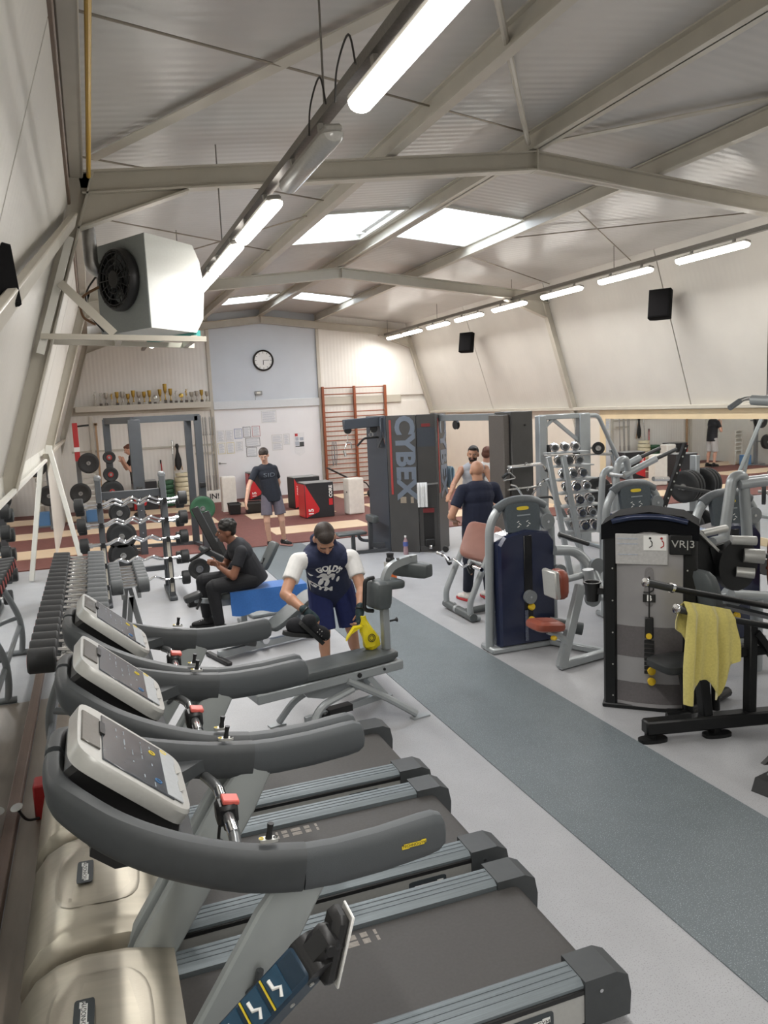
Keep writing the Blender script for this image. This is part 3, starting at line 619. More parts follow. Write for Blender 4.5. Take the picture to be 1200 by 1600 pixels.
# stacks of bumper plates at the back wall
for i in range(6): plate((2.14, 21.2, .075+i*.125), .2, .11, creamp, 'cream bumper plate, %s from the floor in the stack by the back wall' % ORD[i].replace('nearest', 'first'), 0, 'cream bumper stack', rx=PI/2)
plate((2.14, 21.2, .075+6*.125), .17, .08, creamp, 'small cream plate topping the bumper stack by the back wall', 0, 'cream bumper stack', rx=PI/2)
for i in range(6): plate((1.72, 21.25, .075+i*.115), .2, .1, greenm, 'green bumper plate, %s from the floor in the green stack' % ORD[i].replace('nearest', 'first'), 0, 'green bumper stack', rx=PI/2)
# red squat stand with loaded bar
redst = M('red_powder_coat', '#b02a2c', .4, var=.05)
t = thing('squat_stand', 'tall squat stand with red taped top beside the left wall', 'rack', (-.33, 19.0, 0))
obj('post', MB().bb(-.05, .05, -.05, .05, 0, 1.45, .006), rackgrey, t); rp = obj('upper_post', MB().bb(-.055, .055, -.055, .055, 1.45, 2.3, .006), redst, t)
obj('tape_band', MB().bb(-.058, .058, -.058, .058, 1.66, 1.76), whitelet, rp); obj('base', MB().bb(-.35, .35, -.04, .04, 0, .05).bb(-.04, .04, -.5, .5, 0, .05), rackgrey, t); obj('hook', MB().cyl((0, 0, 2.22), (.3, 0, 2.24), .02), blackpl, t)
obj('peg_arm', MB().cyl((.0, 0, 1.41), (.22, 0, 1.41), .02), steel, t); obj('bar_peg', MB().cyl((.22, -.5, 1.41), (.22, .0, 1.41), .022), rackgrey, t); obj('low_peg', MB().cyl((0, -.56, .76), (0, .0, .76), .022), rackgrey, t)
for i, (dx, dy, r) in enumerate(((.22, -.42, .225), (.22, -.34, .225))): plate((-.33+dx, 19+dy, 1.41), r, .05, rubber, ('large black plate on the red squat stand peg', 'rear black plate on the red squat stand peg')[i], 0)
for i, (dx, dy, r) in enumerate(((0, -.5, .225), (.0, -.42, .225))): plate((-.33+dx, 19+dy, .76), r, .05, rubber, ('low black plate at the foot of the red squat stand', 'rear low black plate at the foot of the red squat stand')[i], 0)
# small white shelf rack with blue box
t = thing('small_plate_rack', 'low white slatted rack near the red squat stand', 'rack', (-.14, 19.6, 0))
for x in (-.14, .14): obj('upright', MB().bb(x-.015, x+.015, -.1, .1, 0, 1.1), palew, t)
for z in (.45, .58, .71, .84, .97, 1.08): obj('slat', MB().bb(-.13, .13, -.1, .1, z, z+.03), palew, t)
tag(obj('storage_box', MB().bb(-.27, -.02, 19.1, 19.35, .02, .34, .01), M('blue_plastic_box', '#5d88b5', .45, var=.05)), 'small blue box on the floor by the white slatted rack', 'box')
tag(obj('wooden_pole', MB().bb(.1, .15, 21.5, 21.55, .02, 2.25).bb(.08, .17, 21.5, 21.56, 2.2, 2.26), M('tan_wood', '#b09070', .5, var=.1)), 'thin wooden pole leaning upright at the back wall left', 'pole')
tag(obj('support_post', MB().bb(-.02, .06, 21.44, 21.5, .02, 2.42), beamm), 'cream steel upright under the left end of the trophy shelf', 'post')
# upright barbells in a white box
t = thing('bar_holder', 'white box marked IN holding upright barbells', 'box', (2.9, 21.2, 0))
obj('box_body', MB().bb(-.25, .22, -.14, .18, .02, .34, .01), palew, t); text('lettering', 'IN!', .2, blackp, t, (.02, -.143, .19), (1, 0, 0), (0, 0, 1), .002, bold=.004)
barp = thing('barbell', '', 'barbell'); obj('shaft', MB().cyl((0, 0, 0), (0, 0, 1.95), .015), steel, barp)
obj('sleeve', MB().cyl((0, 0, 1.5), (0, 0, 1.92), .025), steel, barp); obj('collar', MB().cyl((0, 0, 1.46), (0, 0, 1.5), .036), steel, barp); obj('sleeve', MB().cyl((0, 0, .0), (0, 0, .4), .025), steel, barp)
for i, (x, y, tx, ty) in enumerate(((2.7, 21.22, -.01, .02), (2.78, 21.16, .005, .03), (2.86, 21.24, .0, .02), (2.95, 21.15, .01, .03), (3.03, 21.24, .02, .02))):
    o = barp if i == 0 else dup(barp); o.location = (x, y, .345); o.rotation_euler = (-ty, tx, 0); o['label'] = 'steel barbell standing in the white box, %s from the left' % ('first', 'second', 'third', 'fourth', 'fifth')[i]; o['group'] = 'upright barbells'
tag(obj('barbell_rail', MB().bb(2.55, 3.1, 21.4, 21.46, 1.3, 1.36), beamm), 'short cream rail that the upright barbells lean on', 'rail')
# dip belt, pole, red stick by the stack
t = thing('dip_belt', 'black padded dip belt hanging on tan straps over the cream stack', 'belt', (2.1, 21.5, 0))
obj('pad', MB().loft([[V((math.cos(a)*w_, math.sin(a)*.03, z)) for a in [2*PI*j/12 for j in range(12)]] for z, w_ in ((1.62, .03), (1.56, .05), (1.48, .03), (1.4, .035), (1.2, .085), (1.05, .09), (.96, .05), (.92, .02))]), blackpl, t)
for s_ in (-1, 1): obj('strap', MB().tube([(s_*.01, .02, 1.5), (s_*.1, .02, .92)], .012, 6), M('tan_strap', '#b28b62', .7), t)
obj('hook', MB().cyl((0, -.02, 1.6), (0, .09, 1.6), .012), steel, t)
t = thing('barbell', 'lone steel bar standing left of the hanging dip belt', 'barbell', (1.93, 21.3, .02)); obj('shaft', MB().cyl((0, 0, 0), (.05, .15, 1.68), .014), steel, t); obj('sleeve', MB().cyl((.04, .12, 1.35), (.051, .152, 1.7), .025), chrome, t)
t = thing('red_stick', 'short red handled stick behind the green plate stack', 'stick', (1.66, 21.5, .02)); obj('shaft', MB().cyl((.04, 0, 0), (0, .05, 1.16), .016), redst, t); obj('grip', MB().cyl((-.002, .05, 1.1), (-.005, .055, 1.2), .02), blackpl, t)
# ============================================================ back of the hall
plyo_b = M('black_coated_board', '#26282c', .4, var=.08, scale=10); plyo_r = M('red_coated_board', '#c2272d', .4, var=.04); chalk = M('chalky_foam_block', '#dcd8d0', .8, var=.05, scale=12, bump=.3); lidm = M('grey_lid', '#8f8f8d', .5, var=.1, scale=12)
def plyo(loc, rz, w_, d_, h, label, mark=True):
    t_ = thing('jump_box', label, 'box', loc, rz, 'black and red jump boxes')
    obj('body', MB().bb(-w_/2, w_/2, -d_/2, d_/2, 0, h, .012), plyo_b, t_); obj('lid', MB().bb(-w_/2, w_/2, -d_/2, d_/2, h, h+.012, .004), lidm, t_)
    fy = -d_/2-.002
    obj('red_wedge', MB().prism([(-w_/2+.01, .02), (-w_/2+.3, .13), (-w_/2+.32, .2), (-w_/2+.01, h*.98)], (0, fy, 0), (1, 0, 0), (0, 0, 1), (0, .004, 0)), plyo_r, t_)
    obj('side_panel', MB().bb(-w_/2-.003, -w_/2, -d_/2+.02, d_/2-.02, .02, h-.02), plyo_r if mark else plyo_b, t_)
    if mark:
        text('lettering', '15', .15, whitelet, t_, (-w_/2+.13, fy-.003, .14), (0, 0, 1), (-1, 0, 0), .002, bold=.004)
        text('lettering', 'CORE', .1, whitelet, t_, (w_/2-.07, fy-.003, h-.2), (0, 0, 1), (-1, 0, 0), .002, bold=.003)
        obj('red_tab', MB().bb(w_/2-.12, w_/2-.03, fy-.003, fy, h-.5, h-.36), plyo_r, t_)
    else: text('lettering', 'CORE', .09, whitelet, t_, (-w_/2+.1, fy-.003, h*.6), (0, 0, 1), (-1, 0, 0), .002)
    return t_
plyo((4.52, 16.72, .022), .05, .66, .5, .76, 'large black jump box with red wedge, front one in the open')
plyo((4.72, 18.55, .022), .1, .66, .5, .74, 'black jump box half hidden behind the large front one', False)
plyo((4.15, 21.2, .022), .0, .62, .5, .72, 'black jump box against the white wall under the paper notices')
plyo((1.15, 20.9, .022), .0, .6, .5, .72, 'black jump box behind the person at the back left', False)
t = thing('foam_block', 'white chalky block standing right of the jump boxes', 'block', (5.36, 16.6, .022), .12); obj('block', remesh(MB().bb(-.19, .19, -.15, .15, 0, .8, .015), .02, 3, 'block'), chalk, t); obj('side_hole', MB().cyl((-.195, -.05, .5), (-.18, -.05, .5), .02), blackpl, t)
t = thing('foam_block', 'white chalky block standing left of the two black bins', 'block', (2.98, 19.05, .022), 0); obj('block', remesh(MB().bb(-.17, .17, -.15, .15, 0, .84, .015), .02, 3, 'block'), chalk, t); obj('base_strip', MB().bb(-.172, .172, -.152, .152, 0, .03), palew, t)
def crate(x, y, w_, label):
    t_ = thing('storage_bin', label, 'bin', (x, y, .033), 0, 'black bins'); n = 4
    prof = [(.9, 0), (1, .22), (1.06, .22), (1.06, .25), (.98, .25), (.86, .03)]
    mb = MB(); mb.loft([[V((sx*w_/2*s_, sy*.16*s_, z)) for sx, sy in ((-1, -1), (1, -1), (1, 1), (-1, 1))] for s_, z in prof]); obj('tub', mb, blackpl, t_); obj('rim', MB().bb(-w_/2*1.08, w_/2*1.08, -.175, -.165, .215, .25), dark2, t_)
crate(2.98, 18.35, .26, 'small black bin before the left chalky block'); crate(3.42, 18.3, .36, 'wider black bin, right one of two')
# wheeled trolley behind the right block
t = thing('hand_trolley', 'black wheeled bar trolley behind the right chalky block', 'trolley', (6.3, 19.2, .022))
obj('handle', MB().tube([(-.75, 0, .85), (.1, 0, .38)], .018, 8), blackpl, t); obj('handle', MB().tube([(-.75, .12, .85), (.1, .12, .38)], .018, 8), blackpl, t)
obj('frame', MB().tube(spline([(.0, .06, .45), (.25, .06, .4), (.38, .06, .2), (.42, .06, .1)]), .018, 8).tube([(.42, .06, .1), (-.3, .06, .05)], .016, 8), blackpl, t)
for y in (-.06, .18):
    w1 = obj('wheel', MB().ring((.42, y, .1), (0, 1, 0), .07, .03, 20, 8), rubber, t); obj('hub', MB().cyl((.42, y-.02, .1), (.42, y+.02, .1), .05), chrome, w1)
# wall bars
barw = M('varnished_red_wood', '#8a4a2c', .4, var=.12, scale=6, brush=(8, 8, 1))
t = thing('wall_bars', 'double-width reddish wooden wall bars on the back wall', 'wall bars', (7.1, YB, 0))
for x in (-.93, 0, .93): obj('upright', MB().bb(x-.035, x+.035, -.16, -.07, .05, 2.97, .008), barw, t)
zs = [2.93, 2.75, 2.25]+[2.25-.133*i for i in range(1, 16)]
for sx in (-.465, .465):
    for z in zs: obj('rung', MB().cyl((sx-.44, -.115, z), (sx+.44, -.115, z), .016, n=8), barw, t)
for x in (-.93, 0, .93):
    for z in (2.6, .4): obj('wall_bracket', MB().bb(x-.02, x+.02, -.08, 0, z, z+.04), steel, t)
t = thing('resistance_band', 'grey rubber bands hanging from the wall bars', 'band', (6.4, 21.46, 0))
for x in (-.03, .05): obj('band', MB().tube(spline([(x, 0, 1.42), (x-.03, -.01, 1.1), (x+.0, 0, .75), (x+.04, -.01, 1.1), (x+.03, 0, 1.42)]), .01, 6), M('grey_band', '#77787c', .6), t)
# papers on the white wall: (x0, z1, x1, z0, colour of frame)
pap = [(3.18, 1.9, 3.38, 1.6, 0), (3.41, 1.9, 3.61, 1.6, 0), (3.65, 1.93, 3.86, 1.66, 1), (3.89, 1.97, 4.1, 1.68, 2), (4.14, 1.98, 4.36, 1.69, 3), (3.18, 1.57, 3.38, 1.27, 4), (3.42, 1.57, 3.63, 1.27, 4), (3.68, 1.58, 3.86, 1.32, 0), (3.94, 1.66, 4.34, 1.42, 2), (3.95, 1.4, 4.24, 1.15, 2), (4.42, 2.38, 4.84, 2.05, 0), (4.67, 1.71, 4.97, 1.49, 0), (4.67, 1.48, 4.97, 1.28, 0), (5.0, 1.72, 5.18, 1.42, 5)]
frc = [M('pale_paper_edge', '#c9c9c6', .6, var=0), M('blue_edge', '#5a6fa5', .6, var=0), M('dark_edge', '#55555a', .6, var=0), M('red_edge', '#b06a6c', .6, var=0), M('yellow_edge', '#cfc48f', .6, var=0), M('pale_paper_edge')]
papm = M('printed_paper', '#dfe0e2', .7, var=.03, scale=20); inkm = M('faint_print', '#aab0bb', .7, var=.15, scale=60)
wh = ['top row first from the left', 'top row second from the left', 'blue-edged in the top row', 'dark-edged in the top row', 'red-edged in the top row', 'lower row first from the left', 'lower row second from the left', 'small plain sheet in the lower row', 'wide sheet right of the rows', 'lower dark-edged sheet under the wide one', 'single large sheet above the others', 'upper half of the centre pair', 'grey lower half of the centre pair', 'narrow sheet beside the comic poster']
for (x0, z1, x1, z0, c), w_ in zip(pap, wh):
    t = thing('notice_sheet', 'paper notice on the white wall, '+w_, 'paper', (x0, YB-.004, z0), 0, 'notices on the white wall')
    obj('border', MB().bb(0, x1-x0, -.002, 0, 0, z1-z0), frc[c], t); obj('sheet', MB().bb(.012, x1-x0-.012, -.004, -.002, .012, z1-z0-.012), papm, t)
    n = int((z1-z0)/.028)
    mb = MB()
    for i in range(n-1): mb.bb(.03, x1-x0-.03-(i % 3)*.02, -.0045, -.004, .03+i*.028, .03+i*.028+.009)
    o = obj('print_lines', mb, inkm, t); o['kind'] = 'stuff'
t = thing('poster', 'white poster with dark picture panels and pointed lower edge', 'poster', (5.31, YB-.004, 1.07))
obj('sheet', MB().prism([(0, .1), (.14, 0), (.29, .1), (.29, .66), (0, .66)], (0, -.002, 0), (1, 0, 0), (0, 0, 1), (0, .003, 0)), papm, t)
for x0, x1, z0, z1, c in ((.02, .1, .56, .64, redst), (.02, .13, .3, .42, inkm), (.14, .27, .29, .4, dark2), (.03, .12, .44, .54, inkm), (.15, .26, .44, .53, inkm), (.02, .27, .27, .29, blackp)): obj('picture', MB().bb(x0, x1, -.005, -.003, z0, z1), c, t)
t = thing('door_handle', 'steel lever handle on the white wall panel by the upright barbells', 'handle', (3.2, YB, 1.02)); obj('rose', MB().cyl((0, -.012, 0), (0, 0, 0), .03), steel, t); obj('lever', MB().tube(fillet([(0, -.01, 0), (0, -.06, 0), (.17, -.06, -.01)], .02), .01, 8), steel, t)
# clock
t = thing('wall_clock', 'round black-rimmed wall clock high on the grey panel', 'clock', (4.57, YB, 3.74))
obj('rim', MB().lathe([(.24, 0), (.285, 0), (.285, .05), (.265, .06), (.24, .045)], (0, 0, 0), (0, -1, 0), 40, True), blackp, t); f_ = obj('face', MB().cyl((0, 0, 0), (0, -.03, 0), .245, n=40), whitep, t)
for i in range(12):
    a = i*PI/6; obj('hour_mark', MB().box((math.sin(a)*.21, -.031, math.cos(a)*.21), (.012, .004, .035 if i % 3 else .05), RY(a)), blackp, f_)
for a, l, w_ in ((PI*.5-.02, .17, .012), (PI+.06, .13, .016)): obj('hand', MB().box((math.sin(a)*l*.42, -.036, math.cos(a)*l*.42), (w_, .004, l), RY(a)), blackp, t)
obj('pivot', MB().cyl((0, -.03, 0), (0, -.042, 0), .014), steel, t)
t = thing('wall_sensor', 'small grey sensor box under the clock', 'sensor', (4.38, YB, 2.87)); obj('case', MB().bb(-.1, .1, -.06, 0, -.05, .05, .01), lidm, t); obj('lens', MB().bb(-.05, .05, -.065, -.06, -.02, .03), palew, t); obj('cable', MB().tube([(-.07, -.01, -.05), (-.09, -.01, -.2)], .006, 6), lidm, t)
# trophy shelf and trophies
sh = thing('trophy_shelf', 'long cream shelf with trophies on the back wall', 'shelf', (1.4, YB, 2.5)); obj('board', MB().bb(-1.72, 1.64, -.32, -.06, .14, .19, .006), beamm, sh); obj('fascia', MB().bb(-1.72, 1.64, -.33, -.3, .04, .19, .006), beamm, sh)
gold = M('gold_plate', '#b8994e', .3, .9, var=.1, scale=30); silv = M('silver_plate', '#b9b6ae', .28, .9, var=.1, scale=30); marb = M('dark_marble', '#4a4038', .4, var=.2, scale=40); wmarb = M('pale_marble', '#b3aca0', .4, var=.2, scale=30)
rnd = random.Random(11)
NT = 22
for i in range(NT):
    x = .17+i*.133; k_ = rnd.choice((0, 0, 1, 2, 3)) if i != 13 else 0; h = rnd.uniform(.27, .38) if i != 13 else .5; gd = gold if (rnd.random() < .4 or i == 13) else silv
    t = thing('trophy', '%s trophy from the left on the shelf, %s' % ('first' if i == 0 else ('last' if i == NT-1 else ORD[i]), ('tall gold cup' if i == 13 else ['cup on a stem', 'plate on a stand', 'small figure', 'two-handled cup'][k_])), 'trophy', (x, 21.42, 2.69), 0, 'trophies on the shelf')
    obj('base', MB().bb(-.035, .035, -.035, .035, 0, h*.18, .004), marb if rnd.random() < .5 else wmarb, t)
    if k_ in (0, 3):
        obj('stem', MB().lathe([(.03, h*.18), (.01, h*.28), (.014, h*.4), (.008, h*.5)], n=12), gd, t)
        c_ = obj('cup', MB().lathe([(.008, h*.48), (.03, h*.55), (.045, h*.7), (.05, h), (.045, h), (.03, h*.65), (.0, h*.55)], n=14), gd, t)
        if k_ == 3:
            for s_ in (-1, 1): obj('handle', MB().tube(spline([(s_*.045, 0, h*.92), (s_*.075, 0, h*.85), (s_*.06, 0, h*.65), (s_*.03, 0, h*.6)]), .005, 6), gd, c_)
    elif k_ == 1:
        obj('stand', MB().bb(-.01, .01, -.02, .02, h*.18, h*.35), gd, t); obj('disc', MB().lathe([(0, 0), (.055, 0), (.06, .006), (.05, .012), (0, .012)], (0, 0, h*.6), (0, -1, .2), 18), gd, t)
    else:
        obj('column', MB().bb(-.02, .02, -.02, .02, h*.18, h*.5, .003), wmarb, t); obj('figure', MB().cap2((-.012, 0, h*.5), (0, 0, h*.72), .008, .012).cap2((.014, 0, h*.5), (0, 0, h*.72), .008, .012).cap2((0, 0, h*.72), (0, 0, h*.86), .016, .016).ell((0, 0, h*.95), .013).cap2((.01, 0, h*.85), (.04, 0, h), .006, .005).cap2((-.01, 0, h*.85), (-.035, 0, h*.75), .006, .005), gd, t)
# ------------------------------------------------------------ loudspeakers
cloth = M('black_speaker_cloth', '#0d0c0d', .9, spec=.1, var=.15, scale=300, bump=.2)
def speaker(loc, rz, tilt, label, w_=.34, h=.46, d_=.26):
    t_ = thing('loudspeaker', label, 'speaker', loc, rz, 'black wall loudspeakers'); t_.rotation_euler = (tilt, 0, rz)
    obj('cabinet', MB().loft([[V((x*w_/2*s_, y, z*h/2*s2)) for x, z in ((-1, -1), (1, -1), (1, 1), (-1, 1))] for y, s_, s2 in ((-d_/2, .94, .96), (-d_/2+.02, 1, 1), (.02, 1, 1), (d_/2, .6, .9))]), M('matt_black_cabinet', '#0f0f10', .8, spec=.1), t_)
    obj('grille', MB().bb(-w_*.44, w_*.44, -d_/2-.008, -d_/2, -h*.46, h*.46, .004), cloth, t_); obj('mount', MB().cyl((0, d_/2-.02, 0), (0, d_/2+.1, 0), .025), blackpl, t_)
speaker((8.72, 10.55, 3.78), -.95, -.2, 'black loudspeaker on the right wall, nearer of two'); speaker((8.68, 17.4, 3.78), -.95, -.2, 'black loudspeaker on the right wall, farther of two')
speaker((-.4, 4.3, 3.1), 1.0, -.1, 'black loudspeaker on the left wall cut by the left edge', .2, .3, .18)
# ------------------------------------------------------------ unit heater on its bracket
spkb = M('matt_black_cabinet', '#0f0f10', .8, spec=.1); ht = M('white_heater_sheet', '#d4d6d2', .4, var=.02); htg = M('grey_heater_sheet', '#8f9594', .45, var=.04); ang_ = math.atan2(-.65, .37)
t = thing('unit_heater', 'white unit heater with black fan hung from the roof frame', 'heater', (.18, 7.8, 3.12), ang_)
# local x along the fan face (towards the camera), local y into the body (away from the wall)
Lf, Dp, Hh = .78, .54, .8
obj('body', MB().prism([(0, .02), (Dp-.08, 0), (Dp, .12), (Dp+.03, .4), (Dp, .62), (Dp-.06, Hh-.05), (0, Hh)], (Lf/2, 0, 0), (0, 1, 0), (0, 0, 1), (Lf-.02, 0, 0)), ht, t)
obj('end_panel', MB().prism([(-.005, .02), (Dp-.08, -.005), (Dp+.005, .12), (Dp+.035, .4), (Dp+.005, .62), (Dp-.06, Hh-.045), (-.005, Hh+.005)], (Lf, 0, 0), (0, 1, 0), (0, 0, 1), (.012, 0, 0)), ht, t)
obj('fan_panel', MB().bb(0, Lf, -.012, 0, .02, Hh, .003), htg, t)
fz = .46
fn = obj('fan_cowl', MB().lathe([(.255, 0), (.27, .02), (.27, .06), (.25, .09), (.235, .09), (.235, .02), (.2, .0)], (Lf*.54, -.01, fz), (0, -1, 0), 32, True), blackpl, t)
obj('motor', MB().lathe([(.0, .1), (.07, .1), (.085, .08), (.085, .0)], (Lf*.54, -.01, fz), (0, -1, 0), 20), blackpl, fn)
for i in range(5):
    a = i*2*PI/5; obj('blade', MB().box((Lf*.54+math.cos(a)*.15, -.05, fz+math.sin(a)*.15), (.17, .012, .11), RY(-a) @ RX(.5), .004), dark2, fn)
for R_ in (.12, .17, .22): obj('guard_ring', MB().ring((Lf*.54, -.1, fz), (0, 1, 0), R_, .005, 28, 5), blackpl, fn)
for i in range(8):
    a = i*PI/8; obj('guard_spoke', MB().tube([(Lf*.54-math.cos(a)*.25, -.1, fz-math.sin(a)*.25), (Lf*.54+math.cos(a)*.25, -.1, fz+math.sin(a)*.25)], .004, 5), blackpl, fn)
obj('outlet_louvre', MB().bb(.02, Lf-.02, Dp-.09, Dp-.02, -.03, .02), M('teal_tape', '#3f8f8a', .5), t)
fl_ = obj('flue', MB().tube(fillet([(.12, .05, Hh*.72), (.12, -.12, Hh*.72), (.12, -.12, 1.02)], .1), .06, 14), steel, t); obj('flue_sleeve', MB().lathe([(.075, 0), (.09, .02), (.095, .16), (.095, .2), (0, .2)], (.12, -.12, .98), (0, 0, 1), 20), palew, fl_)
obj('gas_hose', MB().tube(spline([(.05, -.02, .45), (-.06, -.14, .35), (-.1, -.12, .2), (-.02, -.05, .12)]), .012, 8), M('rust_hose', '#7d5a3c', .5), t)
obj('control_cable', MB().tube(spline([(.02, -.02, .55), (-.08, -.08, .4), (0, -.1, .2), (.06, -.02, .05)]), .008, 6), blackpl, t)
t = thing('heater_bracket', 'cream steel bracket carrying the unit heater', 'bracket', (0, 0, 0))
obj('support_bar', MB().bar((-.32, 7.25, 3.09), (1.02, 7.15, 3.04), .05, .045, (0, 0, 1)), beamm, t); obj('support_bar', MB().bar((-.3, 7.75, 3.09), (1.0, 7.85, 3.04), .05, .045, (0, 0, 1)), beamm, t)
obj('cross_bar', MB().bar((.3, 7.2, 3.07), (.3, 7.8, 3.07), .05, .045), beamm, t); obj('cross_bar', MB().bar((.92, 7.15, 3.05), (.92, 7.85, 3.05), .05, .045), beamm, t)
obj('diagonal', MB().bar((-.13, 7.22, 3.52), (.26, 7.2, 3.1), .016, .07, (0, 0, 1)), beamm, t); obj('wall_channel', MB().bar((-.02, 7.28, 3.9), (-.34, 7.28, 2.95), .05, .06, (1, 0, 0)), palew, t)
# ============================================================ weight machines
cyb = M('charcoal_tower_paint', '#4b4a49', .4, .2, var=.05, scale=6); cybd = M('slate_blue_paint', '#454a52', .4, .2, var=.05); cybt = M('slate_lettering', '#6a7380', .4, var=.03)
padb = M('black_vinyl', '#2b2d2e', .4, var=.06, scale=30, bump=.05); padg = M('grey_vinyl', '#4c5152', .45, var=.05, scale=20, bump=.05); brown = M('red_brown_vinyl', '#8d4a3a', .38, var=.06, scale=14); pinkb = M('worn_brown_vinyl', '#96695d', .45, var=.06, scale=10)
tgrey = M('silver_grey_frame_paint', '#9fa4a6', .35, .35, var=.03, scale=8); navy = M('navy_gloss_shroud', '#232a44', .22, .1, var=.06, scale=8, coat=.3); pulley = M('grey_pulley', '#7f8486', .45, var=.04); ypin = M('yellow_pin', '#e2bd2e', .4, var=.03); blackst = M('black_machine_paint', '#141516', .42, .0, spec=.35, var=.08, scale=12)
towelw = M('white_towel', '#dfe0e0', .9, var=.05, scale=60, bump=.5, sheen=.3)
def rpad(mb, c, sz, R=None, r=.03): return mb.box(c, sz, R, r)
def softpad(c, sz, R=None, p=4):   # rounded cushion
    R = R or Matrix.Identity(3); mb = MB(); rings = []
    for t_ in [-1, -.96, -.82, -.5, 0, .5, .82, .96, 1]:
        q = (1-abs(t_)**p)**(1/p) if abs(t_) < 1 else .55
        q = max(q, .55); rings.append([V(c)+R @ V((x*q*.5*sz[0]*1., y*q*.5*sz[1], t_*sz[2]/2)) for x, y in [(a*2, b*2) for a, b in oval(1, 1, 20, 5)]])
    return mb.loft(rings)
# ------------------------------------------------------------ multi-station tower
t = thing('cable_tower', 'tall charcoal cable tower with big vertical lettering and a lat pulldown arm', 'gym machine', (0, 0, 0))
P = [(4.34, 12.55), (4.46, 11.94), (4.84, 11.62), (5.14, 11.52), (5.47, 11.88), (5.5, 12.5)]; HT = 2.22
obj('tower_core', MB().prism([(x*.96+.2, y*.98+.25) for x, y in P], (0, 0, HT/2), (1, 0, 0), (0, 1, 0), (0, 0, HT-.04)), blackpl, t)
for i, (a, b) in enumerate(zip(P[:-1], P[1:])):
    a, b = V((*a, 0)), V((*b, 0)); d_ = (b-a).normalized(); n_ = V((d_.y, -d_.x, 0))
    if i == 2:
        for z0, z1 in ((0, .1), (.72, HT)): obj('front_panel', MB().box((a+b)/2-n_*.03+V((0, 0, (z0+z1)/2)), ((b-a).length-.01, .03, z1-z0), Matrix((d_, -n_, V((0, 0, 1)))).transposed(), .003), cyb, t)
        for q in (.12, .88): obj('front_panel', MB().box(a+(b-a)*q-n_*.03+V((0, 0, .41)), ((b-a).length*.22, .03, .62), Matrix((d_, -n_, V((0, 0, 1)))).transposed(), .003), cyb, t)
        obj('info_plate', MB().box((a+b)/2-n_*.012+V((0, 0, 1.86)), ((b-a).length*.9, .006, .3), Matrix((d_, -n_, V((0, 0, 1)))).transposed()), cybd, t)
        obj('weight_stack', MB().box((a+b)/2-n_*.06+V((0, 0, .4)), (.09, .05, .6), Matrix((d_, -n_, V((0, 0, 1)))).transposed()), blackpl, t)
        obj('red_tab', MB().box((a+b)/2-n_*.01+V((0, 0, .68)), (.18, .012, .07), Matrix((d_, -n_, V((0, 0, 1)))).transposed()), M('dark_red_trim', '#7c2c2e', .5), t); obj('red_tab', MB().box((a+b)/2-n_*.01+V((0, 0, 2.05)), (.14, .012, .05), Matrix((d_, -n_, V((0, 0, 1)))).transposed()), M('dark_red_trim'), t)
        lp = obj('low_pulley', MB().box((a+b)/2-n_*(-.03)+V((0, 0, .16)), (.15, .1, .12), Matrix((d_, -n_, V((0, 0, 1)))).transposed(), .01), blackpl, t); obj('pulley_wheel', MB().lathe([(0, -.02), (.04, -.02), (.03, 0), (.04, .02), (0, .02)], (a+b)/2+n_*.1+V((0, 0, .1)), d_, 16), chrome, lp)
        obj('towel_rail', MB().tube([a+n_*.06+V((0, 0, 1.1)), b+n_*.06+V((0, 0, 1.12))], .014, 8), steel, t)
        tr0 = a+n_*.06+V((0, 0, 1.11)); trd = d_; trn = n_
    else:
        obj('side_panel', MB().box((a+b)/2+V((0, 0, HT/2)), ((b-a).length-.006, .03, HT), Matrix((d_, -n_, V((0, 0, 1)))).transposed(), .004), cyb if i != 0 else cybd, t)
    if i in (1, 3):
        f_ = (a+b)/2+n_*.018; w_ = (b-a).length
        nm = text('lettering', 'CYBEX', .43, cybt, t, f_+V((0, 0, 1.55))+d_*(w_*.1), (0, 0, -1), d_, .003, bold=.018); 
        obj('red_stripe', MB().box(f_+V((0, 0, 1.55))-d_*(w_*.36), (.035, .006, 1.2), Matrix((d_, -n_, V((0, 0, 1)))).transposed()), M('dull_red_stripe', '#a33a38', .45), t)
        if i == 1:
            for q, z in ((.0, .86), (.3, .86)): obj('sticker', MB().box(f_+V((0, 0, z))+d_*(w_*q), (.1 if q == 0 else .05, .004, .1), Matrix((d_, -n_, V((0, 0, 1)))).transposed()), M('worn_sticker', '#9b8f80', .5, .3), t)
obj('lat_arm', MB().bar((4.5, 12.1, 2.14), (3.79, 12.1, 2.11), .1, .16, (0, 0, 1), .008), cybd, t); obj('arm_neck', MB().bb(4.38, 4.6, 12.0, 12.2, 1.72, 2.2, .01), cybd, t)
for x in (3.86, 4.3): obj('arm_pulley', MB().lathe([(0, -.02), (.06, -.02), (.05, 0), (.06, .02), (0, .02)], (x, 12.1, 2.02), (0, 1, 0), 18), blackpl, t)
obj('seat_post', MB().bb(3.86, 3.92, 12.17, 12.23, 0, .3, .006), rackdark, t); obj('seat', MB().box((3.85, 12.2, .33), (.5, .28, .05), None, .02), padg, t)
obj('knee_post', MB().bb(4.16, 4.23, 12.17, 12.23, 0, .52, .006), rackdark, t); obj('knee_pad', softpad((4.2, 12.1, .56), (.12, .12, .4), RX(PI/2), 6), padg, t)
obj('base_rail', MB().bar((3.75, 12.1, .03), (4.5, 12.0, .03), .06, .05), rackdark, t); obj('base_rail', MB().bar((4.2, 12.2, .1), (4.5, 12.1, .1), .06, .06), rackdark, t); obj('base_rail', MB().tube(fillet([(4.1, 12.6, .3), (4.15, 12.65, .12), (4.45, 12.5, .1)], .1), .03, 8), rackdark, t)
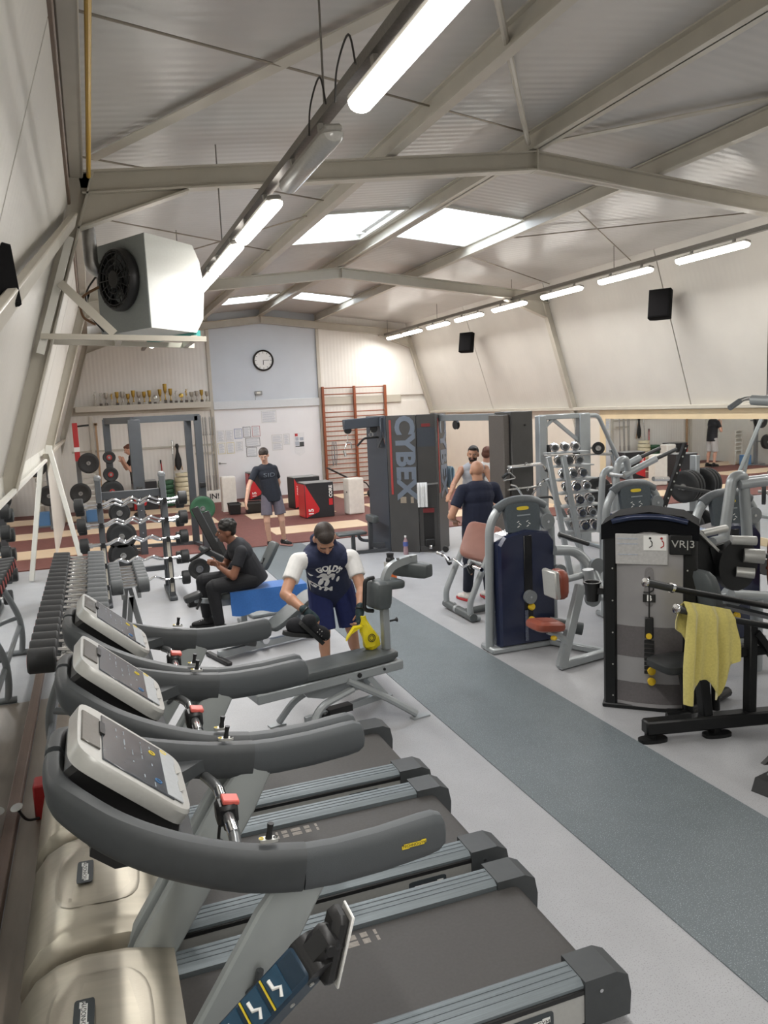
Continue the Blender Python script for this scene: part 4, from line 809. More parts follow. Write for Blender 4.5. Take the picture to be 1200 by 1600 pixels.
obj('cross_beam', MB().bar((5.2, 11.9, 2.15), (5.58, 10.3, 2.15), .08, .1, (0, 0, 1), .006), rackgrey, t); obj('beam_pulley', MB().lathe([(0, -.02), (.07, -.02), (.06, 0), (.07, .02), (0, .02)], (5.3, 11.1, 2.04), (1, .2, 0), 18), blackpl, t)
obj('caster', MB().lathe([(0, -.02), (.05, -.02), (.05, .02), (0, .02)], (5.2, 11.42, .05), (1, 1, 0), 14), blackpl, t)
# lat bar and stirrup handle on the arm
t = thing('lat_bar', 'bent lat pulldown bar hanging from the tower arm', 'pulldown bar', (4.25, 12.1, 1.86)); obj('bar', MB().tube(fillet([(-.25, -.02, -.1), (-.12, -.01, .02), (.14, .01, .02), (.28, .02, -.08)], .05), .017, 10), blackpl, t); obj('clip', MB().ring((.0, 0, .07), (0, 1, 0), .035, .006, 14, 6), chrome, t); obj('clip', MB().tube([(0, 0, .1), (0, 0, .14)], .006, 6), chrome, t)
t = thing('stirrup_handle', 'single chrome stirrup handle at the tip of the tower arm', 'handle', (3.85, 12.1, 1.72)); obj('strap', MB().tube([(0, 0, .27), (0, 0, .1)], .008, 6), chrome, t); obj('stirrup', MB().tube(fillet([(-.06, 0, 0), (-.02, 0, .1), (.05, 0, .1), (.06, 0, .0)], .02), .012, 8), chrome, t); obj('grip', MB().cyl((-.07, 0, -.02), (-.05, -.02, -.12), .02), steel, t)
t = thing('rope_handle', 'short chrome handle pair hanging next to the lat bar', 'handle', (4.42, 11.98, 1.72)); obj('leg', MB().tube([(0, 0, .18), (.06, 0, -.06)], .018, 8), chrome, t); obj('leg', MB().tube([(0, 0, .18), (-.1, 0, .0)], .014, 8), blackpl, t); obj('link', MB().tube([(0, 0, .17), (0, .05, .3)], .006, 6), chrome, t)
def drape(mb_pts): pass
# white towel folded over the rail
def towel(name, label, m, over, d_, n_, w_, l1, l2, cat='towel', edge=None, seed=1, fold=.02, gather=1., rad=.028):
    """cloth hung over a bar: front drop l1, back drop l2; edge(u) scales the front drop, gather narrows it at the bar"""
    rnd_ = random.Random(seed); over = V(over); d_ = V(d_).normalized(); n_ = V(n_).normalized(); mb = MB()
    U = 30; qs = (1, .9, .8, .7, .6, .5, .4, .3, .2, .12, .05); prof = [(-l1*q, 1) for q in qs]+[(0, 0)]+[(-l2*q, -1) for q in qs[::-1]]
    ph = [rnd_.uniform(0, 6) for _ in range(4)]; A, Bk = [], []; th = .005
    for z, s_ in prof:
        f = -z/(l1 if s_ > 0 else l2) if s_ else 0; r1, r2 = [], []
        for i in range(U+1):
            u = i/U-.5; e = edge(u) if (edge and s_ >= 0) else (edge(-u)*.9 if edge else 1.)
            wv = (math.sin(u*15+ph[0])*.6+math.sin(u*27+ph[1]+f)*.4)*fold*(.25+.75*min(1, f*2.2))
            x = u*w_*(gather+(1-gather)*min(1, f*1.6)); zz = z*e
            p = over+d_*x+V((0, 0, zz+(rad if s_ == 0 else rad*.57*(1-min(1, f*10)))))+n_*(s_*rad+(wv if s_ >= 0 else -wv*.5))
            nn = n_*(1 if s_ >= 0 else -1)*th+(V((0, 0, th)) if s_ == 0 else V((0, 0, 0)))
            r1.append(p+nn); r2.append(p-nn*.6)
        A.append(r1); Bk.append(r2)
    nr = len(prof); vs = [p for r in A for p in r]+[p for r in Bk for p in r]; K = nr*(U+1); fs = []
    for j in range(nr-1):
        for i in range(U): a = j*(U+1)+i; fs.append((a, a+1, a+U+2, a+U+1)); fs.append((K+a, K+a+U+1, K+a+U+2, K+a+1))
    for i in range(U): fs.append((i+1, i, K+i, K+i+1)); a = (nr-1)*(U+1)+i; fs.append((a, a+1, K+a+1, K+a))
    for j in range(nr-1): a = j*(U+1); fs.append((a, a+U+1, K+a+U+1, K+a)); a += U; fs.append((a+U+1, a, K+a, K+a+U+1))
    mb.add(vs, fs); o = obj(name, mb, m, None, 80); return tag(o, label, cat)
towel('towel', 'white towel folded over the rail of the cable tower', towelw, tr0+trd*.06, trd, trn, .16, .36, .3, seed=3)
towel('towel', 'pale blue towel hanging at the far side of the cable tower', M('pale_blue_towel', '#a9c3d3', .9, var=.05, scale=60, bump=.5), (5.57, 12.0, 1.3), (0, 1, 0), (1, 0, 0), .3, .34, .3, seed=5)
# water bottle by the tower
t = thing('water_bottle', 'clear water bottle with pink drink and blue label on the floor', 'bottle', (4.57, 11.58, 0))
obj('body', MB().lathe([(0, 0), (.036, 0), (.04, .02), (.04, .1), (.036, .12), (.04, .14), (.04, .21), (.015, .265), (.015, .285), (0, .285)], n=18), M('pink_drink_plastic', '#b99aa0', .15, var=.05, trans=.3), t); obj('label_band', MB().lathe([(.041, .14), (.041, .21)], n=18), M('blue_label', '#4a5a9c', .4), t); obj('cap', MB().cyl((0, 0, .28), (0, 0, .31), .017), whitep, t)
# second tower of the crossover, with hanging bands
t = thing('cable_tower', 'plain dark second tower of the cable crossover, bands hung on it', 'gym machine', (5.7, 10.15, 0), .15)
obj('main_panel', MB().bb(-.12, .27, -.2, .2, 0, 2.22, .01), cyb, t); obj('edge_panel', MB().bb(-.23, -.125, -.16, .2, 0, 2.18, .01), M('taupe_panel', '#5d5854', .45, .2), t)
for z in (2.02, .3): obj('bolt', MB().cyl((.12, -.2, z), (.12, -.215, z), .014, n=8), blackpl, t)
obj('hook_bar', MB().tube([(-.25, -.26, 1.45), (.35, -.26, 1.45)], .016, 8), steel, t); obj('hook_arm', MB().tube([(-.1, -.26, 1.45), (-.1, -.18, 1.45)], .014, 8), steel, t); obj('hook_arm', MB().tube([(.22, -.26, 1.45), (.22, -.18, 1.45)], .014, 8), steel, t)
obj('hook_bar', MB().tube([(-.25, -.26, 1.12), (.35, -.26, 1.12)], .016, 8), steel, t); obj('hook_arm', MB().tube([(.0, -.26, 1.12), (.0, -.18, 1.12)], .014, 8), steel, t)
def bandloop(x, z, h, label):
    t_ = thing('rubber_band', label, 'band', (x, 10.2, z)); obj('band', MB().sweep(spline([(0, 0, 0), (.05, 0, -.1), (.04, .0, -h*.6), (.0, 0, -h), (-.03, 0, -h*.6), (-.02, 0, -.1)], 4), [(-.02, -.003), (.02, -.003), (.02, .003), (-.02, .003)], up=(0, 1, 0), closed=True), blackpl, t_)
for i, (x, z, h) in enumerate(((5.99, 1.56, .45), (6.02, 1.66, .55), (6.0, 1.3, .4))): bandloop(x, z, h, ('black rubber band looped at the right edge of the plain tower', 'longest black rubber band at the right edge of the plain tower', 'low black rubber band at the right edge of the plain tower')[i])
# cable attachments hung on the second tower
def attach(name, label, pts, r, m, grips=None, loc=(6.8, 12.1, 1.3)):
    t_ = thing(name, label, 'cable handle', loc, .15, 'cable attachments'); obj('bar', MB().tube(fillet(pts, .03), r, 8), m, t_)
    for p, q in (grips or ()): obj('grip', MB().cyl(p, q, r*1.6), blackpl, t_)
    obj('eye', MB().ring((0, 0, .03), (0, 1, 0), .022, .006, 12, 5), chrome, t_)
attach('wide_handle', 'wide chrome handle on the top hook bar of the plain tower', [(-.32, 0, -.08), (-.28, 0, .0), (.3, 0, .0), (.36, 0, -.08)], .014, chrome, [((-.33, 0, -.08), (-.42, 0, -.13)), ((.36, 0, -.08), (.44, 0, -.12))], (5.78, 9.84, 1.44))
attach('v_handle', 'chrome V handle on the lower hook bar of the plain tower', [(-.3, 0, .12), (-.22, 0, .1), (-.05, 0, -.12), (.0, 0, -.14), (.22, 0, .1), (.34, 0, .14)], .014, chrome, [((.3, 0, .13), (.42, 0, .15))], (5.78, 9.8, 1.08))
attach('cable_bent_bar', 'black bent handle below the V handle on the plain tower', [(-.3, 0, -.02), (-.1, 0, .0), (.1, 0, .03), (.3, 0, .02), (.42, 0, -.06)], .018, blackpl, None, (5.86, 9.76, .95))
attach('straight_handle', 'short chrome triangle handle at the left of the plain tower hook', [(-.1, 0, -.12), (0, 0, .0), (.12, 0, -.1), (-.1, 0, -.12)], .012, chrome, None, (5.5, 9.84, 1.38))
# ------------------------------------------------------------ grey smith-type rack
t = thing('smith_machine', 'tall grey press rack with slanted braces before the right wall', 'gym machine', (0, 10.8, 0))
for x, w_ in ((6.62, .13), (7.4, .2)):
    obj('post', MB().bb(x-w_/2, x+w_/2, -.07, .07, 0, 2.12, .01), tgrey, t); obj('foot', MB().bb(x-.05, x+.05, -.6, .7, 0, .06, .01), tgrey, t)
obj('top_beam', MB().bb(6.6, 7.5, -.05, .05, 2.05, 2.13, .01), tgrey, t); obj('corner_gusset', MB().bar((6.66, 0, 1.92), (6.85, 0, 2.06), .05, .05), tgrey, t); obj('brace', MB().bar((6.85, 0, 2.05), (7.35, .0, 1.66), .05, .05), tgrey, t)
obj('slant_tube', MB().tube(fillet([(7.4, .05, 2.08), (7.72, .05, 2.08), (8.4, .05, .8), (8.45, .05, .05)], .08), .035, 10), tgrey, t); obj('slant_tube', MB().tube([(8.0, .1, 1.5), (8.4, .1, .05)], .03, 10), tgrey, t)
for x in (6.73, 7.26): obj('guide_rod', MB().cyl((x, -.0, .05), (x, 0, 2.06), .014), chrome, t); obj('bar_carriage', MB().bb(x-.03, x+.03, -.08, .05, 1.42, 1.66, .008), blackpl, t)
tb = thing('barbell', 'steel bar across the grey press rack', 'barbell', (7.15, 10.68, 1.5)); obj('shaft', MB().cyl((-.55, 0, 0), (.65, 0, -.05), .015), steel, tb); obj('sleeve', MB().cyl((.45, 0, -.035), (.7, 0, -.055), .025), steel, tb)
for i, (x, z, r) in enumerate(((7.62, 1.56, .1), (7.62, .9, .2), (7.62, .5, .22))): plate((7.563, 10.621, z), r, .04, rubber, 'black plate on the %s peg of the grey press rack post' % ('top', 'middle', 'low')[i], -.6, 'plates on the press rack'); obj('peg_arm', MB().cyl((7.45, .0, z), (7.7, .02, z), .02), steel, t); obj('plate_peg', MB().cyl((7.697, .02, z), (7.54, -.213, z), .022), steel, t)
# ------------------------------------------------------------ chrome dumbbell tree
t = thing('dumbbell_tree', 'leaning grey rack of small chrome dumbbells behind the navy machine', 'rack', (0, 9.0, 0))
for x in (5.5, 5.72): obj('post', MB().bar((x, -.2, 1.64), (x+.32, -.2, .02), .07, .05, (0, 1, 0), .006), tgrey, t)
obj('base', MB().bb(5.6, 6.5, -.3, .3, 0, .05, .01), tgrey, t); obj('rear_strut', MB().bar((5.75, .24, 1.3), (6.4, .28, .05), .05, .05), tgrey, t)
rows = [(1.74, 5.78), (1.56, 5.84), (1.38, 5.9), (1.2, 5.95), (1.02, 6.0), (.84, 6.04), (.66, 6.08)]
for z, x in rows: obj('cradle', MB().bb(5.6+(1.64-z)*.2, x+.36, -.2, .05, z-.075, z-.06), tgrey, t)
cd_ = thing('chrome_dumbbell', '', 'dumbbell'); obj('handle', MB().cyl((0, -.09, 0), (0, .09, 0), .014), chrome, cd_)
for s_ in (-1, 1): h_ = obj('head', MB().lathe([(0, 0), (.05, 0), (.058, .012), (.058, .07), (.05, .082), (0, .082)], (0, s_*.07, 0), (0, s_, 0), 8), chrome, cd_); obj('end_disc', MB().cyl((0, s_*.152, 0), (0, s_*.155, 0), .034, n=12), dark2, h_)
q = 0
for j, (z, x) in enumerate(rows):
    for i, dx in enumerate((-.06, .1, .26)):
        o = cd_ if q == 0 else dup(cd_); q += 1; o.location = (x+dx, 9.0, z+.004); o.rotation_euler = (0, 0, -.5)
        o['label'] = 'chrome dumbbell on the leaning rack, %s tier from the top, %s of three' % (('first', 'second', 'third', 'fourth', 'fifth', 'sixth', 'seventh')[j], ('left', 'middle', 'right')[i]); o['group'] = 'chrome dumbbells'
# ------------------------------------------------------------ preacher curl bench
t = thing('preacher_bench', 'grey preacher curl bench with worn brown arm pad', 'gym bench', (0, 0, 0))
nn_ = V((-.45, -.72, .5)).normalized(); uu_ = V((.35, .1, .9)); uu_ = (uu_-nn_*uu_.dot(nn_)).normalized(); obj('arm_pad', softpad((3.95, 7.72, .84), (.42, .44, .09), Matrix((uu_.cross(nn_), uu_, nn_)).transposed(), 6), pinkb, t)
for a in ((3.73, 8.2), (3.72, 7.56)):
    obj('side_frame', MB().tube(fillet([(a[0]+.24, a[1]+.0, .74), (a[0]-.02, a[1], .2), (a[0]-.0, a[1], .04), (a[0]+.1, a[1], .035)], .08), .035, 10), tgrey, t)
obj('base_tube', MB().tube([(3.73, 8.25, .06), (3.72, 7.5, .06)], .045, 12), padg, t); obj('base_band', MB().cyl((3.725, 7.95, .06), (3.725, 7.9, .06), .047), tgrey, t); obj('rear_base', MB().tube([(3.75, 7.8, .05), (4.55, 7.95, .05)], .04, 10), padg, t)
obj('seat_post', MB().tube([(4.3, 7.9, .05), (4.3, 7.9, .45)], .035, 10), tgrey, t); obj('seat', MB().box((4.36, 7.9, .48), (.3, .3, .07), None, .025), pinkb, t); obj('mid_tube', MB().tube([(3.88, 7.9, .6), (4.3, 7.9, .4)], .035, 10), tgrey, t)
for y in (7.6, 8.15): obj('bar_rest', MB().box((3.74, y, .58), (.05, .04, .1), RY(-.4), .008), blackpl, t)
tb = thing('curl_bar', 'chrome curl bar lying on the preacher bench rests', 'barbell', (3.7, 7.86, .645), 0); obj('bar', MB().tube(fillet([(0, .5, 0), (0, .3, .0), (.0, .18, -.05), (0, .06, .0), (0, -.06, -.02), (0, -.18, -.05), (0, -.3, 0), (0, -.62, 0)], .03), .014, 10), chrome, tb); obj('sleeve', MB().cyl((0, -.42, 0), (0, -.62, 0), .023), chrome, tb); obj('sleeve', MB().cyl((0, .36, 0), (0, .5, 0), .023), chrome, tb); obj('collar', MB().cyl((0, -.38, 0), (0, -.42, 0), .035), blackpl, tb)
# ------------------------------------------------------------ selectorised machines with silver arch frames
def arch_machine(label, loc, rz, shroud=True, name='selector_machine', grp='silver arch machines', disc=True):
    t_ = thing(name, label, 'gym machine', loc, rz, grp); W = .33
    obj('arch_frame', MB().tube(fillet([(-W-.03, 0, 0.02), (-W, 0, 1.24), (-.2, 0, 1.42), (.2, 0, 1.42), (W, 0, 1.24), (W+.03, 0, .02)], .16), .042, 12), tgrey, t_)
    obj('arch_sleeve', MB().tube(spline([(-.26, 0, 1.365), (-.14, 0, 1.425), (0, 0, 1.44), (.14, 0, 1.425), (.26, 0, 1.365)]), .048, 12), M('graphite_sleeve', '#62676a', .45, .2), t_)
    cp_ = obj('control_panel', MB().prism([(-.17, 0), (.17, 0), (.19, .2), (.17, .27), (-.17, .27), (-.19, .2)], (0, -.05, 1.15), (1, 0, 0), (0, .12, 1), (0, .05, 0)), M('graphite_panel', '#4d565c', .35, .1), t_)
    obj('badge', MB().prism([(a, b) for a, b in oval(.13, .035, 20, 3)], (0, -.055, 1.37), (1, 0, 0), (0, .12, 1), (0, .004, 0)), yelp, cp_)
    for x in (-.05, .05):
        for j in range(4): obj('pictogram', MB().box((x+(.012 if j % 2 else -.008), -.072+.015*j*.3, 1.2+j*.022), (.026, .003, .008), RY(.6 if j % 2 else -.5)), whitep, cp_)
    obj('panel_text', MB().bb(-.07, .07, -.0735, -.07, 1.3, 1.312), M('grey_print', '#98a0a5', .5), cp_)
    if shroud:
        prof = [(-.3, .06), (-.3, 1.05), (-.24, 1.13), (0, 1.17), (.24, 1.13), (.3, 1.05), (.3, .06)]
        obj('shroud', MB().loft([[V((x*s_, y, .6+(z-.6)*s2)) for x, z in prof] for y, s_, s2 in ((-.13, .94, .97), (-.1, 1, 1), (.1, 1, 1), (.13, .9, .97))]), navy, t_, 30)
        obj('slot', MB().bb(-.045, .045, -.14, -.12, .25, 1.12, .006), M('slot_black', '#0e0f14', .3), t_)
        pd = obj('selector_disc', MB().cyl((0, -.14, .53), (0, -.18, .53), .065, n=24), pulley, t_); obj('disc_bolt', MB().cyl((0, -.18, .53), (0, -.185, .53), .012, n=8), chrome, pd)
        for z in (.43, .3): obj('yellow_pin', MB().lathe([(0, 0), (.035, 0), (.035, .02), (.022, .04), (0, .04)], (.02, -.14, z), (0, -1, 0), 14), ypin, t_)
        obj('pin_scale', MB().bb(-.045, -.015, -.145, -.135, .1, .4), M('scale_strip', '#5a6070', .5, var=.4, scale=90), t_)
    for x, y, z in ((.26, -.06, 1.22), (.36, -.1, .72)): dd = obj('pulley', MB().lathe([(0, -.02), (.075, -.02), (.07, 0), (.075, .02), (0, .02)], (x, y, z), (0, -1, 0), 24), pulley, t_); obj('pulley_bolt', MB().cyl((x, y-.02, z), (x, y-.03, z), .014, n=8), chrome, dd)
    obj('base', MB().bb(-W-.06, W+.06, -.12, .14, 0, .06, .015), tgrey, t_)
    return t_
t = arch_machine('navy-shrouded selector machine with brown seat next to the preacher bench', (3.77, 6.55, 0), 0)
# seat frame of the navy machine (world offsets from the root)
sx, sy = 3.77, 6.55
def L3(x, y, z): return (x-sx, y-sy, z)
obj('seat_upright', MB().bar(L3(3.72, 5.8, .02), L3(4.0, 5.9, .72), .09, .07, (0, 1, 0), .01), tgrey, t); obj('floor_bar', MB().bar(L3(3.7, 5.8, .04), L3(4.3, 5.9, .05), .07, .07, (0, 0, 1), .01), tgrey, t); obj('floor_bar', MB().bar(L3(4.0, 6.5, .04), L3(4.3, 5.9, .04), .06, .06, (0, 0, 1), .01), tgrey, t)
obj('seat', softpad(L3(3.6, 5.85, .415), (.3, .26, .1), RY(.12), 3.4), brown, t); obj('seat_arm', MB().tube(fillet([L3(3.62, 5.85, .36), L3(3.75, 5.82, .3), L3(3.8, 5.82, .2)], .06), .03, 8), tgrey, t)
obj('chest_pad', softpad(L3(3.76, 5.88, .76), (.11, .2, .26), None, 4), brown, t); obj('pad_shell', MB().box(L3(3.685, 5.88, .77), (.05, .22, .25), RY(-.08), .012), silver, t); obj('pad_arm', MB().tube([L3(3.8, 5.9, .78), L3(4.15, 5.95, .8)], .03, 10), tgrey, t); obj('arm_joint', MB().cyl(L3(4.08, 5.9, .85), L3(4.1, 5.9, .62), .05), tgrey, t)
obj('adjust_knob', MB().ell(L3(3.62, 5.75, .32), (.03, .03, .022)), ypin, t); obj('foot_roller', MB().tube([L3(3.95, 6.35, .26), L3(4.22, 6.2, .2)], .06, 14), padg, t)
obj('swing_arm', MB().tube(fillet([L3(4.05, 6.4, .95), L3(4.3, 6.4, .92), L3(4.4, 6.3, .75), L3(4.4, 6.1, .5)], .1), .05, 12), tgrey, t); obj('grip_bar', MB().tube([L3(4.1, 6.4, 1.1), L3(4.4, 6.35, .98)], .022, 8), padb, t); obj('swing_pulley', MB().lathe([(0, -.02), (.08, -.02), (.08, .02), (0, .02)], L3(4.42, 6.25, .78), (0, -1, 0), 20), pulley, t); obj('swing_pulley', MB().lathe([(0, -.02), (.08, -.02), (.08, .02), (0, .02)], L3(4.2, 6.0, .55), (0, -1, 0), 20), pulley, t)
arch_machine('silver arch machine behind the black VR3 machine, left one', (5.42, 7.0, 0), -.05); t = arch_machine('silver arch machine behind the black VR3 machine, right one', (5.5, 5.75, 0), -.1)
obj('back_pad', softpad((.42, -.25, .78), (.12, .3, .55), None, 5), brown, t); obj('side_pad', softpad((.5, -.3, .4), (.2, .3, .12), None, 4), M('dark_navy_vinyl', '#2c3040', .4), t); obj('big_tube', MB().tube([(-.6, -.85, .72), (.4, -.8, .55)], .05, 12), tgrey, t)
for x in (-.8, -.52): obj('roller', MB().cyl((x, -.8, .68), (x, -.72, .68), .085, n=22), pulley, t)
obj('roller_link', MB().cyl((-.8, -.78, .7), (-.52, -.78, .7), .02), tgrey, t); obj('stand_leg', MB().tube([(-.35, -.85, .66), (-.3, -.8, .03)], .05, 10), tgrey, t)
# ------------------------------------------------------------ plate-loaded press machines at the right
def press_machine(label, loc, rz):
    t_ = thing('press_machine', label, 'gym machine', loc, rz, 'plate-loaded press machines')
    obj('arm', MB().tube(fillet([(-.1, 0, .7), (.0, 0, 1.6), (.12, 0, 1.64), (.3, 0, .75)], .12), .04, 12), tgrey, t_)
    obj('arm', MB().tube(fillet([(-.05, .3, .7), (.0, .3, 1.45), (.15, .3, 1.5), (.3, .3, .7)], .12), .04, 12), tgrey, t_)
    for y in (0, .3):
        h_ = obj('handle_tube', MB().tube([(.08, y, 1.42), (.52, y-.05, 1.6)], .042, 12), tgrey, t_); obj('grip', MB().tube([(.52, y-.05, 1.6), (.8, y-.08, 1.7)], .024, 10), padb, h_)
    obj('base', MB().bar((-.3, .15, .04), (1.0, .15, .04), .09, .08, (0, 0, 1), .01), tgrey, t_); obj('base_cross', MB().bar((.1, -.4, .04), (.1, .7, .04), .09, .08, (0, 0, 1), .01), tgrey, t_)
    obj('post', MB().bar((.1, .15, .04), (.1, .15, .8), .09, .09, (1, 0, 0), .01), tgrey, t_); obj('yoke', MB().bar((-.12, .0, .72), (.32, .3, .72), .08, .08, (0, 0, 1), .01), tgrey, t_)
    obj('weight_horn', MB().cyl((-.1, -.25, 1.45), (-.1, .0, 1.45), .022), steel, t_)
    obj('stay', MB().bar((.1, .15, .5), (.75, .15, .08), .06, .06, (0, 1, 0)), tgrey, t_)
    return t_
press_machine('silver lever press with black grips, behind the VR3 machine top', (5.9, 7.9, 0), 0); 
# perforated black upright lever
t = thing('adjustable_lever', 'black perforated upright lever between the two silver presses', 'gym machine', (6.75, 8.2, 0)); obj('lever', MB().bar((.0, 0, .75), (.42, 0, 1.72), .06, .05, (0, 1, 0)), blackst, t)
for i in range(9): obj('hole', MB().cyl((.04+i*.045, -.026, .84+i*.104), (.04+i*.045, -.031, .84+i*.104), .012, n=8), silver, t)
obj('stand', MB().bar((0, 0, .78), (0, 0, .03), .08, .08, (1, 0, 0)), blackst, t); obj('foot', MB().bb(-.3, .5, -.05, .05, 0, .06), blackst, t); obj('grip', MB().tube([(.2, 0, 1.2), (.75, -.1, 1.08)], .024, 8), padb, t); obj('pivot', MB().cyl((.1, -.06, 1.3), (-.15, -.08, 1.32), .03), chrome, t)
# plate trees before the right mirror
yl = M('yellow_ring_rubber', '#b58d2e', .5); bl = M('blue_ring_rubber', '#3f5470', .5)
t = thing('plate_tree', 'plate tree loaded with large black plates before the right mirror', 'plate rack', (7.95, 8.9, 0), .3); obj('post', MB().bb(-.05, .05, -.05, .05, 0, 1.5, .006), tgrey, t); obj('base', MB().bb(-.45, .45, -.05, .05, 0, .06).bb(-.05, .05, -.4, .4, 0, .06), tgrey, t)
for s_ in (-1, 1):
    for z in (1.08, .5): obj('peg', MB().cyl((s_*.05, -.02, z), (s_*.42, -.02, z), .024), steel, t)
rz_ = .3
for i, (s_, z, k_) in enumerate(((-1, 1.08, 0), (-1, 1.08, 1), (-1, 1.08, 2), (1, 1.08, 0), (1, 1.08, 1), (1, 1.08, 2), (-1, .5, 0), (1, .5, 0))):
    d0 = s_*(.14+.075*k_); plate((7.95+d0*math.cos(rz_), 8.9-.02+d0*math.sin(rz_), z), .225, .05, rubber, 'large black plate on the mirror-side plate tree, %s %s peg, %s from the post' % ('left' if s_ < 0 else 'right', 'upper' if z > 1 else 'lower', ('first', 'second', 'third')[k_]), rz_+PI/2, 'plates on the right tree')
t = thing('plate_tree', 'low plate rack with yellow and blue ringed plates before the mirror', 'plate rack', (7.35, 9.6, 0), .2); obj('rail', MB().bb(-.45, .45, -.02, .02, .75, .8), tgrey, t)
for x in (-.42, .42): obj('leg', MB().bb(x-.03, x+.03, -.15, .15, 0, .8, .006), tgrey, t)
obj('tray', MB().bb(-.42, .42, -.13, .13, .68, .71), tgrey, t)
for i, m_ in enumerate((rubber, yl, bl, bl, yl, rubber, bl)): plate((7.35+(-.33+i*.11)*math.cos(.2), 9.6+(-.33+i*.11)*math.sin(.2), .915), .2, .06, m_, 'upright %s plate on the low mirror-side rack, %s from the left' % (('black', 'yellow', 'blue', 'blue', 'yellow', 'black', 'blue')[i], ORD[i].replace('nearest', 'first')), .2+PI/2, 'plates on the low rack')
for i, (x, y, z, r) in enumerate(((8.85, 7.625, 1.0, .2), (8.868, 7.3, .55, .22), (8.5, 8.2, 1.0, .18))): plate((x, y, z), r, .05, rubber, 'black plate on the short wall stand at the right edge, %s' % ('upper', 'lower', 'inner')[i], (-.67, -.18, .785)[i], 'plates on the wall stand')
t = thing('plate_stand', 'short dark plate stand by the right mirror edge', 'plate rack', (8.95, 7.75, 0)); obj('post', MB().bb(-.04, .04, -.04, .04, 0, 1.15), rackdark, t); obj('base', MB().bb(-.25, .25, -.3, .5, 0, .05), rackdark, t); obj('peg', MB().cyl((0, 0, 1.0), (-.2, -.25, 1.0), .022), steel, t); obj('peg', MB().cyl((0, 0, .55), (-.1, -.55, .55), .022), steel, t); obj('peg', MB().cyl((0, .0, 1.0), (-.5, .5, 1.0), .022), steel, t)
# ============================================================ near machines and benches
# black VR3 selector machine
t = thing('selector_machine', 'black-framed machine with silver cover marked VR3', 'gym machine', (3.83, 4.75, 0), -.728); W, H_ = .285, 1.46
for s_ in (-1, 1): obj('frame_column', MB().loft([[V((s_*W+x, y, z)) for x, y in ((-.05, -.03), (-.035, -.05), (.035, -.05), (.05, -.03), (.05, .3), (-.05, .3))] for z in (0.0, H_-.06)]), blackst, t)
arc = [(-W-.06, H_-.14), (-W-.06, H_-.03), (-W+.05, H_+.04), (0, H_+.075), (W-.05, H_+.04), (W+.06, H_-.03), (W+.06, H_-.14), (W-.04, H_-.12), (0, H_-.07), (-W+.04, H_-.12)]
obj('arched_top', MB().prism(arc, (0, .12, 0), (1, 0, 0), (0, 0, 1), (0, .37, 0)), M('matt_black_cap', '#101114', .75, spec=.1), t); obj('top_ridge', MB().tube(spline([(-W+.02, -.07, H_+.0), (-.1, -.075, H_+.035), (.1, -.075, H_+.035), (W-.02, -.07, H_+.0)]), .022, 10), M('blue_black_gloss', '#27304a', .2, .2), t)
shm = M('silver_grey_cover', '#a3a1a2', .3, .35, var=.05, scale=5)
pts = [(-W+.04, -.025), (-.12, -.055), (0, -.06), (.12, -.055), (W-.04, -.025)]
obj('cover', MB().loft([[V((x, y, z)) for x, y in pts]+[V((x, .02, z)) for x, y in pts[::-1]] for z in (.03, 1.38)]), shm, t, 20)
obj('reflection_band', MB().loft([[V((x*.98, y-.003, z)) for x, y in pts]+[V((x*.98, y+.01, z)) for x, y in pts[::-1]] for z in (.42, .66)]), M('reflection_band', '#6b6768', .25, .2), t, 20); obj('lower_reflection_band', MB().loft([[V((x*.98, y-.003, z)) for x, y in pts]+[V((x*.98, y+.01, z)) for x, y in pts[::-1]] for z in (.06, .22)]), M('reflection_band'), t, 20)  # two darker bands: reflections on the glossy cover, put into the colour
pc = obj('placard', MB().bb(-W+.045, .13, -.075, -.062, 1.14, 1.37, .003), M('pale_placard', '#b5b4b3', .4), t); obj('pictogram_panel', MB().bb(-.04, .12, -.079, -.075, 1.25, 1.36), whitep, pc)
for x in (.0, .08): obj('pictogram', MB().tube([(x, -.081, 1.27), (x+.02, -.081, 1.285), (x+.02, -.081, 1.31), (x+.008, -.081, 1.325)], .004, 5).ell((x+.006, -.081, 1.34), .009), redst if x else blackp, pc)
for z in (1.33, 1.29, 1.21): obj('print_line', MB().bb(-W+.06, -.08, -.0768, -.075, z, z+.008), inkm, pc)
obj('name_panel', MB().bb(.14, W+.01, -.085, -.06, 1.22, 1.37, .008), blackst, t); text('lettering', 'VR|3', .075, silver, t, (.235, -.088, 1.3), (1, 0, 0), (0, 0, 1), .002, sx=1.1)
obj('slot', MB().prism(oval(.07, .3, 20, 4), (-.0, -.066, .97), (1, 0, 0), (0, 0, 1), (0, .006, 0)), M('slot_grey', '#7c7a7b', .3), t); lg = obj('emblem', MB().tube(fillet([(-.04, -.072, 1.0), (.02, -.072, 1.0), (.035, -.072, .95), (0, -.072, .93), (-.04, -.072, .93)], .03), .006, 6).bb(-.045, .045, -.073, -.069, .855, .915), blackp, t); text('emblem_mark', 'B', .06, whitep, t, (0, -.0745, .885), (1, 0, 0), (0, 0, 1), .001, bold=.003)
obj('cable', MB().cyl((0, -.075, 1.05), (0, -.075, .7), .005), blackpl, t); sk = obj('stack_head', MB().bb(-.03, .03, -.09, -.06, .58, .74, .006), blackpl, t); obj('yellow_dial', MB().cyl((0, -.09, .6), (0, -.1, .6), .022), ypin, sk)
for i in range(8): obj('stack_tab', MB().bb(-.035, .035, -.075, -.06, .3+i*.034, .322+i*.034), blackpl, t)
for z in (.33, .25): obj('yellow_pin', MB().lathe([(0, 0), (.025, 0), (.03, .03), (0, .035)], (.01, -.075, z), (.4, -1, 0), 12), ypin, t)
